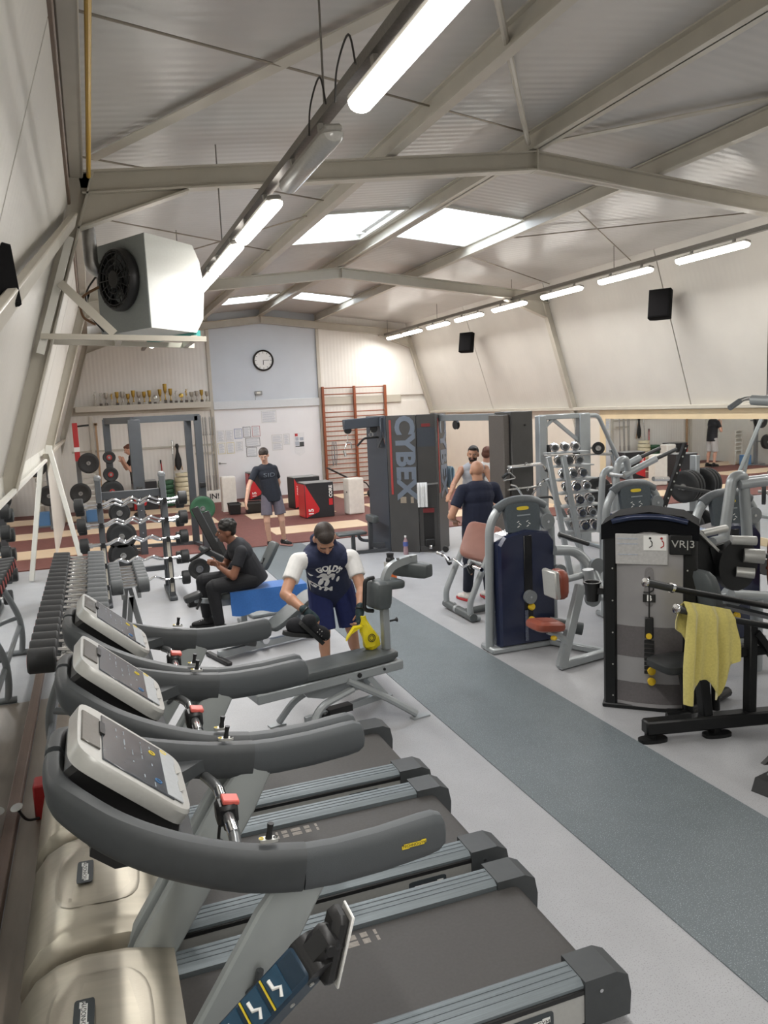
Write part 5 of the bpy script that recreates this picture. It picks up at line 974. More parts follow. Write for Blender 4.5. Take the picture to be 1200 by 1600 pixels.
obj('base_plate', MB().bb(-W-.06, W+.06, -.06, .32, 0, .035, .008), blackst, t)
for z in (.1, .35, .6, .85, 1.1, 1.35):
    for s_ in (-1, 1): obj('rivet', MB().cyl((s_*(W-.02), -.05, z), (s_*(W-.02), -.054, z), .006, n=8), silver, t)
cu = obj('cup_holder', MB().lathe([(.045, 0), (.06, .14), (.07, .14), (.07, .15), (.055, .15), (.04, .01)], (-W-.14, .03, .82), (0, 0, 1), 18), blackpl, t); obj('cup_arm', MB().bb(-W-.1, -W, .0, .06, .88, .93), blackpl, cu)
# arm cam plates to the right of the tower
def VW(x, y, z):  # world to the machine's local frame
    v = V((x-3.83, y-4.75, z)); return RZ(.728) @ v
def vpoly(name, pts_, y, th, m, n=(0, 1, 0)):
    return obj(name, MB().add([VW(x, y-th/2, z) for x, z in pts_]+[VW(x, y+th/2, z) for x, z in pts_], [tuple(range(len(pts_)))[::-1], tuple(range(len(pts_), 2*len(pts_)))]+[(i, (i+1) % len(pts_), len(pts_)+(i+1) % len(pts_), len(pts_)+i) for i in range(len(pts_))]), m, t)
vpoly('arm_plate', [(4.05, 1.43), (4.14, 1.42), (4.42, 1.16), (4.4, 1.0), (4.2, .9), (4.05, .88)], 4.68, .04, blackst); obj('plate_edge', MB().bar(VW(4.12, 4.65, 1.42), VW(4.42, 4.65, 1.15), .03, .02), silver, t)
ca = [(4.53+math.cos(a)*.19, 1.07+math.sin(a)*.2) for a in [2*PI*j/20 for j in range(20)]]
vpoly('cam_disc', ca, 4.62, .05, blackst); vpoly('cam_web', [(4.3, 1.22), (4.66, 1.27), (4.6, 1.0), (4.38, .98)], 4.66, .03, blackst)
for x, z, l_, r_ in ((4.5, 1.27, .16, .035), (4.62, 1.14, .12, .055), (4.55, 1.02, .1, .04)): obj('counterweight', MB().cyl(VW(x-.04, 4.6, z), VW(x+l_-.04, 4.52, z-.01), r_, n=20), silver, t)
obj('lever_arm', MB().tube([VW(4.62, 4.6, 1.12), VW(5.0, 4.6, 1.1)], .02, 8), blackst, t); obj('white_tube', MB().tube([VW(4.36, 4.8, 1.3), VW(4.6, 4.8, 1.32)], .03, 10), silver, t)
obj('seat', softpad(VW(3.82, 4.46, .45), (.34, .3, .09), RZ(.728), 4), padb, t); obj('seat_post', MB().tube([VW(3.85, 4.42, .42), VW(3.95, 4.45, .03)], .035, 10), blackst, t); obj('back_rest', softpad(VW(4.1, 4.46, .9), (.09, .26, .42), RZ(.728) @ RY(-.25), 4), padg, t); obj('back_post', MB().tube([VW(4.14, 4.44, 1.0), VW(4.2, 4.46, .03)], .03, 10), blackst, t)
obj('floor_tube', MB().tube(fillet([VW(3.75, 4.46, .05), VW(3.85, 4.42, .05), VW(4.5, 4.66, .05)], .08), .04, 10), blackst, t)
obj('press_arm', MB().tube(fillet([VW(4.95, 5.2, 1.1), VW(5.04, 5.2, 1.66), VW(5.14, 5.18, 1.68), VW(5.18, 5.16, 1.08)], .09), .045, 12), tgrey, t); obj('arm_link', MB().tube([VW(4.55, 4.9, 1.2), VW(4.96, 5.2, 1.14), VW(5.2, 5.16, 1.1)], .04, 10), tgrey, t)
for dy in (0, .12): hq = obj('press_handle', MB().tube([VW(5.08, 5.16+dy, 1.6), VW(5.6, 5.05+dy, 1.63)], .042, 12), tgrey, t); obj('grip', MB().tube([VW(5.6, 5.05+dy, 1.63), VW(5.85, 5.0+dy, 1.64)], .025, 10), padb, hq)
# ------------------------------------------------------------ black lever bench with towel
t = thing('lever_bench', 'black steel machine frame with chrome-capped grips holding a towel', 'gym machine', (0, 0, 0))
obj('base_beam', MB().bar((3.42, 4.3, .1), (4.75, 3.98, .1), .1, .1, (0, 0, 1), .012), blackst, t)
for x, y in ((3.47, 4.29), (3.92, 4.17)): obj('floor_pad', MB().prism(oval(.2, .1, 18, 3), (x, y-.02, .012), (1, -.2, 0), (.2, 1, 0), (0, 0, .024)), blackst, t); obj('pad_foot', MB().bb(x-.03, x+.03, y-.03, y+.03, .02, .06), blackst, t)
obj('post', MB().bar((3.87, 4.2, .12), (3.8, 4.2, .62), .07, .08, (1, 0, 0), .008), blackst, t); obj('post', MB().bar((4.18, 4.12, .12), (4.18, 4.12, .78), .07, .07, (1, 0, 0), .008), blackst, t); obj('cross_tube', MB().bar((3.7, 4.22, .58), (4.7, 4.05, .58), .06, .07, (0, 0, 1), .008), blackst, t)
obj('diagonal', MB().bar((4.2, 4.1, .72), (4.6, 4.04, .2), .05, .05, (0, 1, 0)), blackst, t); obj('gusset', MB().prism([(3.65, .13), (3.85, .13), (3.85, .3)], (0, 4.22, 0), (1, -.2, 0), (0, 0, 1), (0, .03, 0)), blackst, t)
for y, x0, z0 in ((4.25, 3.4, 1.14), (4.03, 3.47, 1.0)):
    tb_ = obj('lever_tube', MB().tube([(x0+.12, y, z0-.04), (4.7, y-.12, .66 if y < 4.2 else .78)], .022, 10), blackst, t); obj('grip', MB().tube([(x0, y+.01, z0), (x0+.2, y-.01, z0-.06)], .027, 12), padb, tb_); obj('end_cap', MB().lathe([(0, 0), (.03, 0), (.033, .008), (.03, .02), (0, .024)], (x0+.01, y+.01, z0-.003), (-1, .05, .25), 16), chrome, tb_); obj('collar', MB().cyl((x0+.19, y-.01, z0-.055), (x0+.21, y-.012, z0-.062), .034), chrome, tb_)
obj('lever_plate', MB().bar((3.9, 4.1, .95), (4.75, 4.05, .68), .1, .02, (0, .3, 1)), M('satin_black_steel', '#2a2c2e', .3, .5), t)
yt = M('mustard_towel', '#c0b468', .95, var=.08, scale=70, bump=.6, sheen=.4)
def edg(u):
    pts_ = ((-.5, 1.0), (-.38, .98), (-.2, .72), (-.05, .7), (.12, .92), (.22, .86), (.36, .5), (.5, .42))
    for (a_, b_), (c_, d2) in zip(pts_[:-1], pts_[1:]):
        if a_ <= u <= c_: return b_+(d2-b_)*(u-a_)/(c_-a_)
    return .5
towel('towel', 'mustard yellow towel draped over the grips of the black machine', yt, (3.7, 4.02, .945), (1, -.1, -.27), (-.1, -1, 0), .42, .64, .4, 'towel', edg, 8, .045, .85, .048)
# grey block foot at the right edge
t = thing('machine_foot', 'grey leg with black block foot cut by the right edge', 'gym machine', (3.62, 3.42, 0), .25); obj('block', MB().prism([(-.08, 0), (.1, 0), (.1, .07), (-.04, .075)], (0, 0, 0), (1, 0, 0), (0, 0, 1), (0, .11, 0)), rubber, t); obj('leg', MB().tube([(.05, 0, .06), (.75, .1, .14)], .035, 10), tgrey, t); obj('tower', MB().bb(.7, .85, -.1, .3, 0, 2.3, .01), tgrey, t)
obj('upper_beam', MB().tube([(.78, .6, 2.32), (.78, .1, 2.28)], .035, 10), tgrey, t)
t = thing('lat_bar', 'grey bent pulldown bar at the upper right edge', 'pulldown bar', (4.5, 4.6, 2.28)); obj('bar', MB().tube(fillet([(-.06, 0, -.01), (.05, .0, .045), (.5, 0, .05), (.62, 0, .0)], .04), .017, 10), steel, t); obj('grip', MB().tube([(-.075, 0, -.018), (.02, 0, .03)], .021, 10), M('grey_rubber_grip', '#6f7376', .5), t); obj('cable', MB().cyl((.28, 0, .05), (.28, 0, 2.3-.0), .004), blackpl, t)
# ------------------------------------------------------------ utility bench in the foreground
t = thing('hyper_bench', 'grey bench with leg-curl pads and yellow bag on it', 'gym bench', (1.5, 5.52, 0), .2)
obj('bench_pad', softpad((-.0, 0, .475), (1.18, .3, .07), None, 8), padg, t); obj('pad_frame', MB().bb(-.62, .6, -.14, .14, .36, .435, .01), tgrey, t); obj('frame_bolt', MB().cyl((.2, -.14, .4), (.2, -.15, .4), .018), blackpl, t); obj('frame_bolt', MB().cyl((.42, -.14, .4), (.42, -.15, .4), .01), blackpl, t)
for s_ in (-1, 1):
    obj('rear_leg', MB().bar((.3, s_*.1, .36), (.42, s_*.14, .2), .05, .04), tgrey, t); obj('rear_leg', MB().tube(fillet([(.1, s_*.13, .38), (.42, s_*.16, .18), (.62, s_*.26, .03)], .12), .028, 8), tgrey, t); obj('front_leg', MB().tube(fillet([(.15, s_*.12, .3), (-.18, s_*.16, .24), (-.3, s_*.26, .03)], .12), .028, 8), tgrey, t)
    obj('foot_plate', MB().bb(.57, .72, s_*.27-.03, s_*.27+.03, 0, .012), tgrey, t); obj('foot_plate', MB().bb(-.38, -.25, s_*.27-.03, s_*.27+.03, 0, .012), tgrey, t)
obj('web_panel', MB().prism([(-.25, .36), (.3, .36), (.3, .24), (-.05, .24), (-.18, .28)], (0, 0, 0), (1, 0, 0), (0, 0, 1), (0, .05, 0)), tgrey, t); obj('lower_stay', MB().bar((-.2, 0, .1), (.5, 0, .14), .04, .05, (0, 0, 1)), tgrey, t); obj('black_slider', MB().bb(-.02, .18, -.05, .03, .1, .15), blackpl, t); obj('latch', MB().box((-.03, -.03, .08), (.1, .08, .08), RY(.5), .02), blackpl, t)
obj('pad_post', MB().bb(.5, .56, -.03, .03, .42, .92, .008), tgrey, t); obj('post_knob', MB().tube([(.56, 0, .72), (.62, 0, .72), (.64, 0, .72)], [.008, .008, .02], 10), blackpl, t)
obj('knee_pad', softpad((.48, .0, .95), (.14, .24, .22), RY(.1), 5), padg, t); obj('knee_pad_lip', softpad((.58, .0, 1.02), (.2, .22, .07), RY(.05), 5), padg, t); obj('grab_loop', MB().tube(fillet([(.46, .02, 1.08), (.38, .02, 1.08), (.36, .02, .84), (.44, .02, .82)], .04), .016, 8), blackpl, t)
obj('curved_arm', MB().sweep(spline([(.54, .0, .95), (.55, .0, 1.06), (.6, .0, 1.14), (.7, .0, 1.175), (.84, .0, 1.185)], 6), [(-.03, -.025), (.03, -.025), (.03, .025), (-.03, .025)], up=(0, 1, 0)), tgrey, t); obj('roll_pad', softpad((.8, .0, 1.1), (.12, .12, .34), RZ(.4) @ RX(PI/2) , 7), padg, t)
for x in (.66, .78): obj('arm_bolt', MB().cyl((x, -.02, 1.2), (x, -.02, 1.215), .012, n=8), rackgrey, t)
# orange shaker bottle
t = thing('shaker_bottle', 'orange shaker bottle with black lid behind the bench pads', 'bottle', (3.56, 9.6, 0)); obj('cup', MB().lathe([(0, 0), (.06, 0), (.075, .03), (.085, .25), (0, .25)], n=20), M('orange_plastic', '#d9692c', .3, var=.03), t); obj('clear_band', MB().lathe([(.086, .25), (.088, .34), (0, .34)], n=20), M('clear_grey_plastic', '#a9a6a2', .2), t); obj('lid', MB().lathe([(.06, .34), (.06, .38), (.045, .4), (.05, .45), (0, .45)], n=18), blackpl, t)
# ------------------------------------------------------------ seat bench with blue towel, loaded row machine behind
blue = M('blue_towel', '#2f64a8', .9, var=.06, scale=60, bump=.4, sheen=.3)
t = thing('flat_bench', 'grey adjustable bench under the blue towel', 'gym bench', (1.62, 8.62, 0), .02)
obj('bench_pad', softpad((.0, 0, .4), (.95, .28, .07), None, 8), padg, t); obj('spine', MB().bb(-.5, .5, -.03, .03, .28, .36), tgrey, t)
for x in (-.2, .42): obj('leg', MB().bb(x-.03, x+.03, -.03, .03, .02, .3), tgrey, t); obj('foot', MB().bb(x-.03, x+.03, -.28, .28, 0, .05, .01), tgrey, t)
obj('seat_pad', softpad((-.74, 0, .42), (.2, .16, .07), RY(-.3), 5), padb, t); obj('seat_bracket', MB().bar((-.72, 0, .38), (-.4, 0, .32), .05, .05), tgrey, t); obj('adjust_rod', MB().tube([(-.66, -.05, .4), (-.72, -.1, .3)], .014, 8), blackpl, t)
tw = MB(); n = 20; rows_ = []
rr = random.Random(4)
prof = [(-.2, .2), (-.175, .3), (-.17, .4), (-.16, .445), (-.08, .447), (.08, .447), (.16, .445), (.17, .36)]
th = .008
R0, R1 = [], []
for i in range(n+1):
    x = -.42+i*(.86/n); R0.append([V((x, y+.012*math.sin(i*.9)*(1 if abs(y) > .165 else 0), z-(.02*math.sin(i*.7) if z < .35 else 0))) for y, z in prof]); R1.append([p+V((0, math.copysign(th, p.y) if abs(p.y) > .15 else 0, th if p.z > .43 else 0)) for p in R0[-1]])
m_ = len(prof); vs = [p for r in R0 for p in r]+[p for r in R1 for p in r]; K = (n+1)*m_; fs = []
for i in range(n):
    for j in range(m_-1): a = i*m_+j; fs += [(a, a+1, a+m_+1, a+m_), (K+a, K+a+m_, K+a+m_+1, K+a+1)]
    a = i*m_; fs.append((a, a+m_, K+a+m_, K+a)); a += m_-1; fs.append((a+m_, a, K+a, K+a+m_))
for j in range(m_-1): fs.append((j+1, j, K+j, K+j+1)); a = n*m_+j; fs.append((a, a+1, K+a+1, K+a))
o = obj('towel', tw.add(vs, fs), blue, None, 60); o.location = (1.68, 8.62, 0); tag(o, 'blue towel spread over the bench under the seated person', 'towel')
t = thing('row_machine', 'black plate-loaded row machine behind the seated person', 'gym machine', (0, 0, 0))
for dx, dy in ((0, 0), (.16, .25)): obj('black_rail', MB().bar((1.14+dx, 10.1+dy, 1.22-dx*.6), (1.46+dx*.4, 9.9+dy, .42), .1, .04, (0, 1, 0), .01), blackst, t); obj('rail_foot', MB().bar((1.46+dx*.4, 9.9+dy, .45), (1.5+dx*.4, 9.9+dy, 0), .08, .06, (1, 0, 0)), blackst, t)
obj('chest_pad', softpad((1.36, 9.82, .6), (.55, .2, .08), RY(.58), 6), padb, t); obj('cross_link', MB().bar((1.3, 10.0, .8), (1.42, 10.3, .75), .05, .05), rackgrey, t)
obj('base', MB().bar((.95, 9.9, .04), (1.7, 10.0, .04), .1, .07, (0, 0, 1)), blackst, t); obj('weight_arm', MB().bar((1.1, 9.9, .05), (1.1, 9.86, .62), .06, .06, (1, 0, 0)), blackst, t); obj('peg', MB().cyl((1.1, 9.85, .5), (1.1, 9.7, .5), .024), steel, t); obj('bar_grip', MB().tube([(1.0, 9.8, .6), (1.25, 9.7, .75)], .02, 8), blackpl, t)
plate((1.1, 9.74, .5), .13, .05, rubber, 'black plate with open hub on the row machine behind the seated person', .1)
# ab / decline bench between treadmills and the bench man
t = thing('decline_bench', 'grey folding exercise bench with black rollers behind the far treadmill', 'gym bench', (1.45, 7.7, 0), .3)
obj('pad', softpad((.35, 0, .34), (.62, .26, .06), RY(-.5), 8), padg, t); obj('pad', softpad((-.28, 0, .16), (.34, .26, .06), RY(.35), 8), padb, t); obj('frame', MB().bar((-.5, 0, .06), (.62, 0, .06), .06, .06, (0, 0, 1)), tgrey, t); obj('strut', MB().bar((.4, 0, .06), (.5, 0, .38), .05, .05, (1, 0, 0)), tgrey, t); obj('hinge', MB().cyl((-.02, -.1, .12), (-.02, .1, .12), .04), chrome, t); obj('strut', MB().bar((-.1, 0, .05), (-.02, 0, .14), .05, .05, (1, 0, 0)), tgrey, t)
for x in (-.5, .6): obj('foot', MB().bb(x-.03, x+.03, -.24, .24, 0, .04, .01), blackpl, t)
t = thing('leg_curl_bench', 'dark pad on a bent arm beside the blue towel bench', 'gym bench', (1.78, 9.15, 0), .2); obj('pad', softpad((.08, 0, .68), (.07, .2, .36), RY(.55), 6), padg, t); obj('arm', MB().tube(fillet([(.0, 0, .56), (-.06, 0, .45), (-.0, 0, .03)], .06), .022, 8), tgrey, t); obj('hook', MB().tube(fillet([(-.2, 0, .6), (.0, 0, .6), (.02, 0, .66)], .03), .014, 8), blackpl, t); obj('hook_stay', MB().tube([(-.1, 0, .6), (-.03, 0, .3)], .014, 8), tgrey, t); obj('base', MB().bb(-.25, .25, -.2, .2, 0, .04, .01), tgrey, t)
# ------------------------------------------------------------ blue lever with exercise pictograms by the nearest treadmill
bluearm = M('deep_blue_enamel', '#1d3446', .35, .1, var=.05)
t = thing('stretch_device', 'dark blue slanted post with pictograms and black swivel plate', 'gym machine', (.32, 1.95, 0))
a, b = V((-.25, .1, .52)), V((.115, -.02, .92)); d_ = (b-a).normalized(); sd, u_, dd = frame_of(d_, (-.5, -.6, .6)); RR = Matrix((sd, dd, u_)).transposed()
obj('slanted_post', MB().box((a+b)/2, (.1, (b-a).length, .1), RR, .012), bluearm, t)
for i in range(4):
    c_ = b-d_*(.1+i*.085); st = obj('sticker_panel', MB().box(c_+u_*.0515, (.085, .06, .003), RR), M('blue_sticker', '#22475f', .4, var=.1, scale=40), t); obj('yellow_line', MB().box(c_-d_*.036+u_*.053, (.085, .005, .003), RR), yelp, st); obj('pictogram', MB().tube([c_+u_*.054+sd*.03, c_+u_*.054+sd*.01+d_*.012, c_+u_*.054+sd*.0-d_*.01, c_+u_*.054-sd*.025-d_*.012], .006, 6), whitep, st)
for q in (.04, .12): obj('rivet', MB().cyl(b-d_*q+sd*.05, b-d_*q+sd*.054, .008, n=8), silver, t)
obj('swivel_joint', MB().cyl(b-sd*.05, b+sd*.05+V((.0, 0, .0)), .045, n=16).box(b+d_*.05, (.08, .1, .08), RR, .015), blackpl, t)
pn = V((.95, .1, .1)).normalized(); pr_ = Matrix((pn, V((0, 1, 0)), V((0, 0, 1)))).transposed()
pcen = b+V((.06, 0, .02)); Rp = RY(.28)
obj('swivel_plate', MB().box(pcen, (.05, .09, .2), Rp, .018), blackpl, t); obj('plate_edge', MB().box(pcen+Rp @ V((.028, 0, 0)), (.008, .085, .205), Rp, .003), whitep, t); obj('plate_bolt', MB().cyl(pcen+V((-.02, -.05, .03)), pcen+V((-.02, -.07, .03)), .015), blackpl, t)
obj('stand', MB().bar(a, (-.3, .12, .02), .09, .09, (1, 0, 0), .01), bluearm, t); obj('base_plate', MB().bb(-.42, -.15, -.0, .24, 0, .02, .005), blackst, t)
# things on the floor beside the mirror
t = thing('hose_box', 'small red box with black hose by the left mirror rail', 'box', (-.5, 5.0, 0)); obj('red_panel', MB().bb(-.02, .06, -.05, .1, .0, .22, .01), redst, t); obj('hose', MB().tube(spline([(.0, -.05, .02), (-.06, -.12, .06), (-.1, -.16, .16)]), .008, 6), blackpl, t); obj('hose_end', MB().lathe([(0, 0), (.03, 0), (.035, .006), (0, .012)], (-.1, -.16, .16), (-.2, -.3, 1), 14), silver, t)
# ============================================================ people
from mathutils.bvhtree import BVHTree
def skin(n, c): return M('skin_'+n, c, .5, var=.04, scale=25)
def hand(mb, w_, f, n, thumb, curl=.5, sc=1.):
    f = V(f).normalized(); n = V(n); n = (n-f*n.dot(f)).normalized(); s_ = f.cross(n)*thumb
    mb.ell(V(w_)+f*.045*sc, (.04*sc, .05*sc, .017*sc), Matrix((s_, f, n)).transposed(), 12, 8); mb.cap2(V(w_)-f*.01, V(w_)+f*.03*sc, .026*sc, .03*sc, 10)
    for i, (o, l) in enumerate(((.03, .9), (.011, 1.), (-.009, .95), (-.028, .75))):
        p = V(w_)+f*(.082*sc)+s_*(o*sc); d_ = (f+s_*(o*1.6)).normalized(); a = curl*.6
        for j, (q, r0, r1) in enumerate(((.04, .0095, .009), (.027, .009, .0085), (.021, .0085, .0075))):
            dr = (d_*math.cos(a)+n*math.sin(a)); e = p+dr*(q*l*sc); mb.cap2(p, e, r0*sc, r1*sc, 8); p = e; a += curl*.75
    p = V(w_)+f*.02*sc+s_*.03*sc; d_ = (f*.55+s_*.75+n*.35).normalized(); e = p+d_*.045*sc; mb.cap2(p, e, .014*sc, .011*sc, 8); mb.cap2(e, e+(f*.8+n*.4+s_*.1).normalized()*.033*sc, .011*sc, .009*sc, 8)
def person(label, J, sk, hair, hm, clothes, fwd_, headf, vox=.009, hands=((.4, 1), (.4, 1)), heads=1., beard=None, build=1., face=True):
    """J: joints in world space. One continuous body mesh; hair, eyes and clothing are its children."""
    P_ = {k_: V(v) for k_, v in J.items()}; base = V(((P_['al'].x+P_['ar'].x)/2, (P_['al'].y+P_['ar'].y)/2, 0))
    o_ = V(base); g = lambda k_: P_[k_]-o_
    root = thing('person', label, 'person', base)
    fw = V(fwd_).normalized(); up = (g('neck')-g('pel')).normalized(); sd = (g('sl')-g('sr')).normalized(); fr = up.cross(sd) if up.cross(sd).dot(fw) > 0 else sd.cross(up); fr.normalize(); upp = (fr.cross(sd)); upp = upp if upp.dot(up) > 0 else -upp
    B = Matrix((sd, fr, upp.normalized())).transposed(); b = build
    sp = lambda t_: g('pel').lerp(g('neck'), t_)
    def torso(mb, inf=0., lo=0., hi=1.):
        for t_, rx, ry, rz in ((.02, .165, .115, .13), (.25, .15, .11, .12), (.48, .158, .115, .13), (.7, .172, .12, .14), (.86, .16, .1, .1)):
            if lo <= t_ <= hi: mb.ell(sp(t_), (rx*b+inf, ry*b+inf, rz+inf*.6), B, 18, 12)
    def limb(mb, a, c, r0, r1, inf=0., t0=0., t1=1., flat=False):
        a, c = g(a), g(c); p, q = a.lerp(c, t0), a.lerp(c, t1); ra, rb = r0+(r1-r0)*t0+inf, r0+(r1-r0)*t1+inf
        if flat: mb.tube([p, q], [ra, rb], 14); mb.ell(p, ra, None, 14, 8)
        else: mb.cap2(p, q, ra, rb)
    hf = V(headf).normalized(); hc = g('head'); nb = g('neck'); hu = (hc-nb).normalized(); hs = hf.cross(hu).normalized(); hu = hs.cross(hf).normalized(); HB = Matrix((hs, hf, hu)).transposed(); hh = heads
    hp = lambda x, y, z: hc+HB @ V((x*hh, y*hh, z*hh))
    mb = MB(); torso(mb)
    mb.cap2(g('sl'), g('sr'), .058*b, .058*b); mb.cap2(nb-up*.04, hc-hu*.05, .062*b, .056*b)
    for s_ in 'lr':
        limb(mb, 's'+s_, 'e'+s_, .054*b, .042*b); limb(mb, 'e'+s_, 'w'+s_, .043*b, .029); mb.ell(g('e'+s_).lerp(g('w'+s_), .28), .045*b)
        limb(mb, 'h'+s_, 'k'+s_, .086*b, .057); kk, aa = g('k'+s_), g('a'+s_); dn = (aa-kk); bk = -fw if abs(fw.z) < .5 else V((0, 1, 0))
        mb.cap2(kk, aa, .052, .036); mb.ell(kk.lerp(aa, .3)+bk*.018, (.05, .052, .11))
        if 'f'+s_ in P_: ft = (g('f'+s_)-aa)
        else: ft = fw*.15
        ftf = V((ft.x, ft.y, 0)).normalized(); mb.cap2(aa+V((0, 0, -.02)), aa+ftf*.12+V((0, 0, -.05)), .04, .03)
    # head
    mb.ell(hp(0, -.012, .03), (.076*hh, .095*hh, .088*hh), HB, 18, 12); mb.ell(hp(0, .018, -.03), (.062*hh, .074*hh, .085*hh), HB, 16, 10); mb.ell(hp(0, .055, -.085), (.03*hh, .03*hh, .024*hh), HB)
    mb.cap2(hp(0, .085, .018), hp(0, .108, -.018), .011*hh, .016*hh, 10); mb.cap2(hp(-.035, .078, .03), hp(.035, .078, .03), .013*hh, .013*hh, 8); mb.cap2(hp(-.02, .086, -.05), hp(.02, .086, -.05), .0095*hh, .0095*hh, 8)
    for s_ in (-1, 1): mb.ell(hp(s_*.078, -.005, -.005), (.013*hh, .024*hh, .034*hh), HB); mb.ell(hp(s_*.04, .058, -.02), (.022*hh, .022*hh, .02*hh), HB)
    for s_, (cu_, th_) in zip('lr', hands):
        hd_ = g('n'+s_) if False else (V(J.get('hd'+s_, tuple(P_['w'+s_]-P_['e'+s_]))))
        hn = V(J.get('hn'+s_, (0, 0, -1))); hand(mb, g('w'+s_), hd_, hn, th_, cu_, .95)
    me = remesh(mb, vox, 3, 'body'); bo = obj('body', me, sk, root)
    # eyes, brows, mouth
    if face:
        for s_ in (-1, 1):
            e_ = obj('eye', MB().ell(hp(s_*.031, .081, .006), (.0095*hh, .006*hh, .005*hh), HB), M('eye_white', '#d9d4cc', .3, var=0), root); obj('iris', MB().ell(hp(s_*.031, .0855, .006), (.005*hh, .003*hh, .005*hh), HB), M('iris_dark', '#2a1c14', .2, var=0), e_)
            obj('eyebrow', MB().tube([hp(s_*.014, .094, .024), hp(s_*.032, .093, .029), hp(s_*.05, .082, .024)], .0045*hh, 6), hm, root)
        obj('lips', MB().tube([hp(-.022, .091, -.05), hp(0, .0975, -.049), hp(.022, .091, -.05)], .0048*hh, 6), M('lip_tone', '#9a5d52', .5), root)
    if hair:
        hb = MB()
        if hair == 'short':
            hb.ell(hp(0, -.028, .045), (.082*hh, .094*hh, .084*hh), HB, 18, 12); hb.ell(hp(0, -.06, .0), (.076*hh, .06*hh, .07*hh), HB, 16, 10); hb.ell(hp(0, .03, .09), (.06*hh, .05*hh, .032*hh), HB)
        elif hair == 'crop':
            hb.ell(hp(0, .022, .078), (.064*hh, .06*hh, .046*hh), HB, 16, 10); hb.ell(hp(0, -.026, .044), (.079*hh, .09*hh, .08*hh), HB, 18, 12); hb.ell(hp(0, -.058, .0), (.07*hh, .052*hh, .06*hh), HB, 16, 10)
        elif hair == 'fringe':
            hb.ell(hp(0, -.02, .05), (.086*hh, .1*hh, .084*hh), HB, 18, 12); hb.ell(hp(0, -.06, .0), (.078*hh, .058*hh, .075*hh), HB, 16, 10); hb.ell(hp(.01, .062, .078), (.056*hh, .03*hh, .024*hh), HB); hb.ell(hp(0, .03, .1), (.06*hh, .05*hh, .035*hh), HB)
        elif hair == 'curly':
            hb.ell(hp(0, -.02, .055), (.084*hh, .1*hh, .082*hh), HB, 18, 12); rn = random.Random(2)
            for i in range(60):
                a, z_ = rn.uniform(0, 2*PI), rn.uniform(.2, 1); r_ = math.sqrt(1-z_*z_*.8); hb.ell(hp(math.cos(a)*.08*r_, -.02+math.sin(a)*.095*r_, .055+z_*.08), rn.uniform(.014, .022)*hh, None, 8, 6)
            hb.ell(hp(0, -.06, .005), (.072*hh, .05*hh, .06*hh), HB, 16, 10)
        obj('hair', remesh(hb, .008, 1, 'hair'), hm, root)
    if beard:
        bb_ = MB().ell(hp(0, .026, -.05), (.063*hh, .071*hh, .068*hh), HB, 16, 10); obj('beard', remesh(bb_, .007, 1, 'beard'), beard, root)
    outs = {}
    for cl in clothes:
        kind, m_ = cl[0], cl[1]; cb = MB()
        if kind == 'tee':
            inf = cl[2] if len(cl) > 2 else .016; torso(cb, inf); cb.cap2(g('sl')*.97+g('sr')*.03, g('sr')*.97+g('sl')*.03, .068*b, .068*b); cb.tube([sp(-.06), sp(.15), sp(.3)], [.178*b+inf, .175*b+inf*.5, .15*b], 18, flat=None) if False else None
            cb.loft([[sp(t_)+B @ V((math.cos(a)*rx, math.sin(a)*ry, 0)) for a in [2*PI*j/20 for j in range(20)]] for t_, rx, ry in ((-.2, .17*b+inf, .122*b+inf), (.1, .168*b+inf, .12*b+inf), (.5, .16*b+inf, .115*b+inf))])
            ln = cl[3] if len(cl) > 3 else .62
            for s_ in 'lr': limb(cb, 's'+s_, 'e'+s_, .058*b, .058*b, .008, 0, ln, True)
            cb.cap2(nb-up*.06, nb-up*.012, .08*b, .068*b); nm_ = 'shirt'
        elif kind == 'vest':
            inf = cl[2] if len(cl) > 2 else .014; torso(cb, inf); cb.cap2(g('sl').lerp(g('sr'), .16), g('sr').lerp(g('sl'), .16), .07*b, .07*b)
            cb.loft([[sp(t_)+B @ V((math.cos(a)*rx, math.sin(a)*ry, 0)) for a in [2*PI*j/20 for j in range(20)]] for t_, rx, ry in ((-.25, .175*b+inf, .125*b+inf), (.1, .17*b+inf, .12*b+inf), (.5, .16*b+inf, .115*b+inf))]); nm_ = 'sleeveless_top'
            if len(cl) > 3: cb.tube([nb+HB @ V((math.cos(a)*.085, math.sin(a)*.085-.02, -.02+(.05 if math.sin(a) < -.2 else 0))) for a in [2*PI*j/12 for j in range(12)]], .034, 10, closed=True); cb.ell(nb-fr*.09+up*.03, (.1, .05, .06), B)
        elif kind in ('shorts', 'trousers'):
            t1 = cl[2]; fl_ = cl[3] if len(cl) > 3 else .02
            cb.ell(sp(.02), (.17*b+.014, .122*b+.014, .13), B, 18, 12); cb.ell(sp(.12), (.16*b+.014, .115*b+.012, .08), B, 18, 12)
            for s_ in 'lr':
                limb(cb, 'h'+s_, 'k'+s_, .092*b, .066+fl_, .008, 0, t1, True)
                if kind == 'trousers': cb.cap2(g('k'+s_), g('k'+s_).lerp(g('a'+s_), .15), .074, .072); cb.tube([g('k'+s_), g('a'+s_).lerp(g('k'+s_), .06)], [.074, .058], 14)
            nm_ = kind
        elif kind == 'gloves':
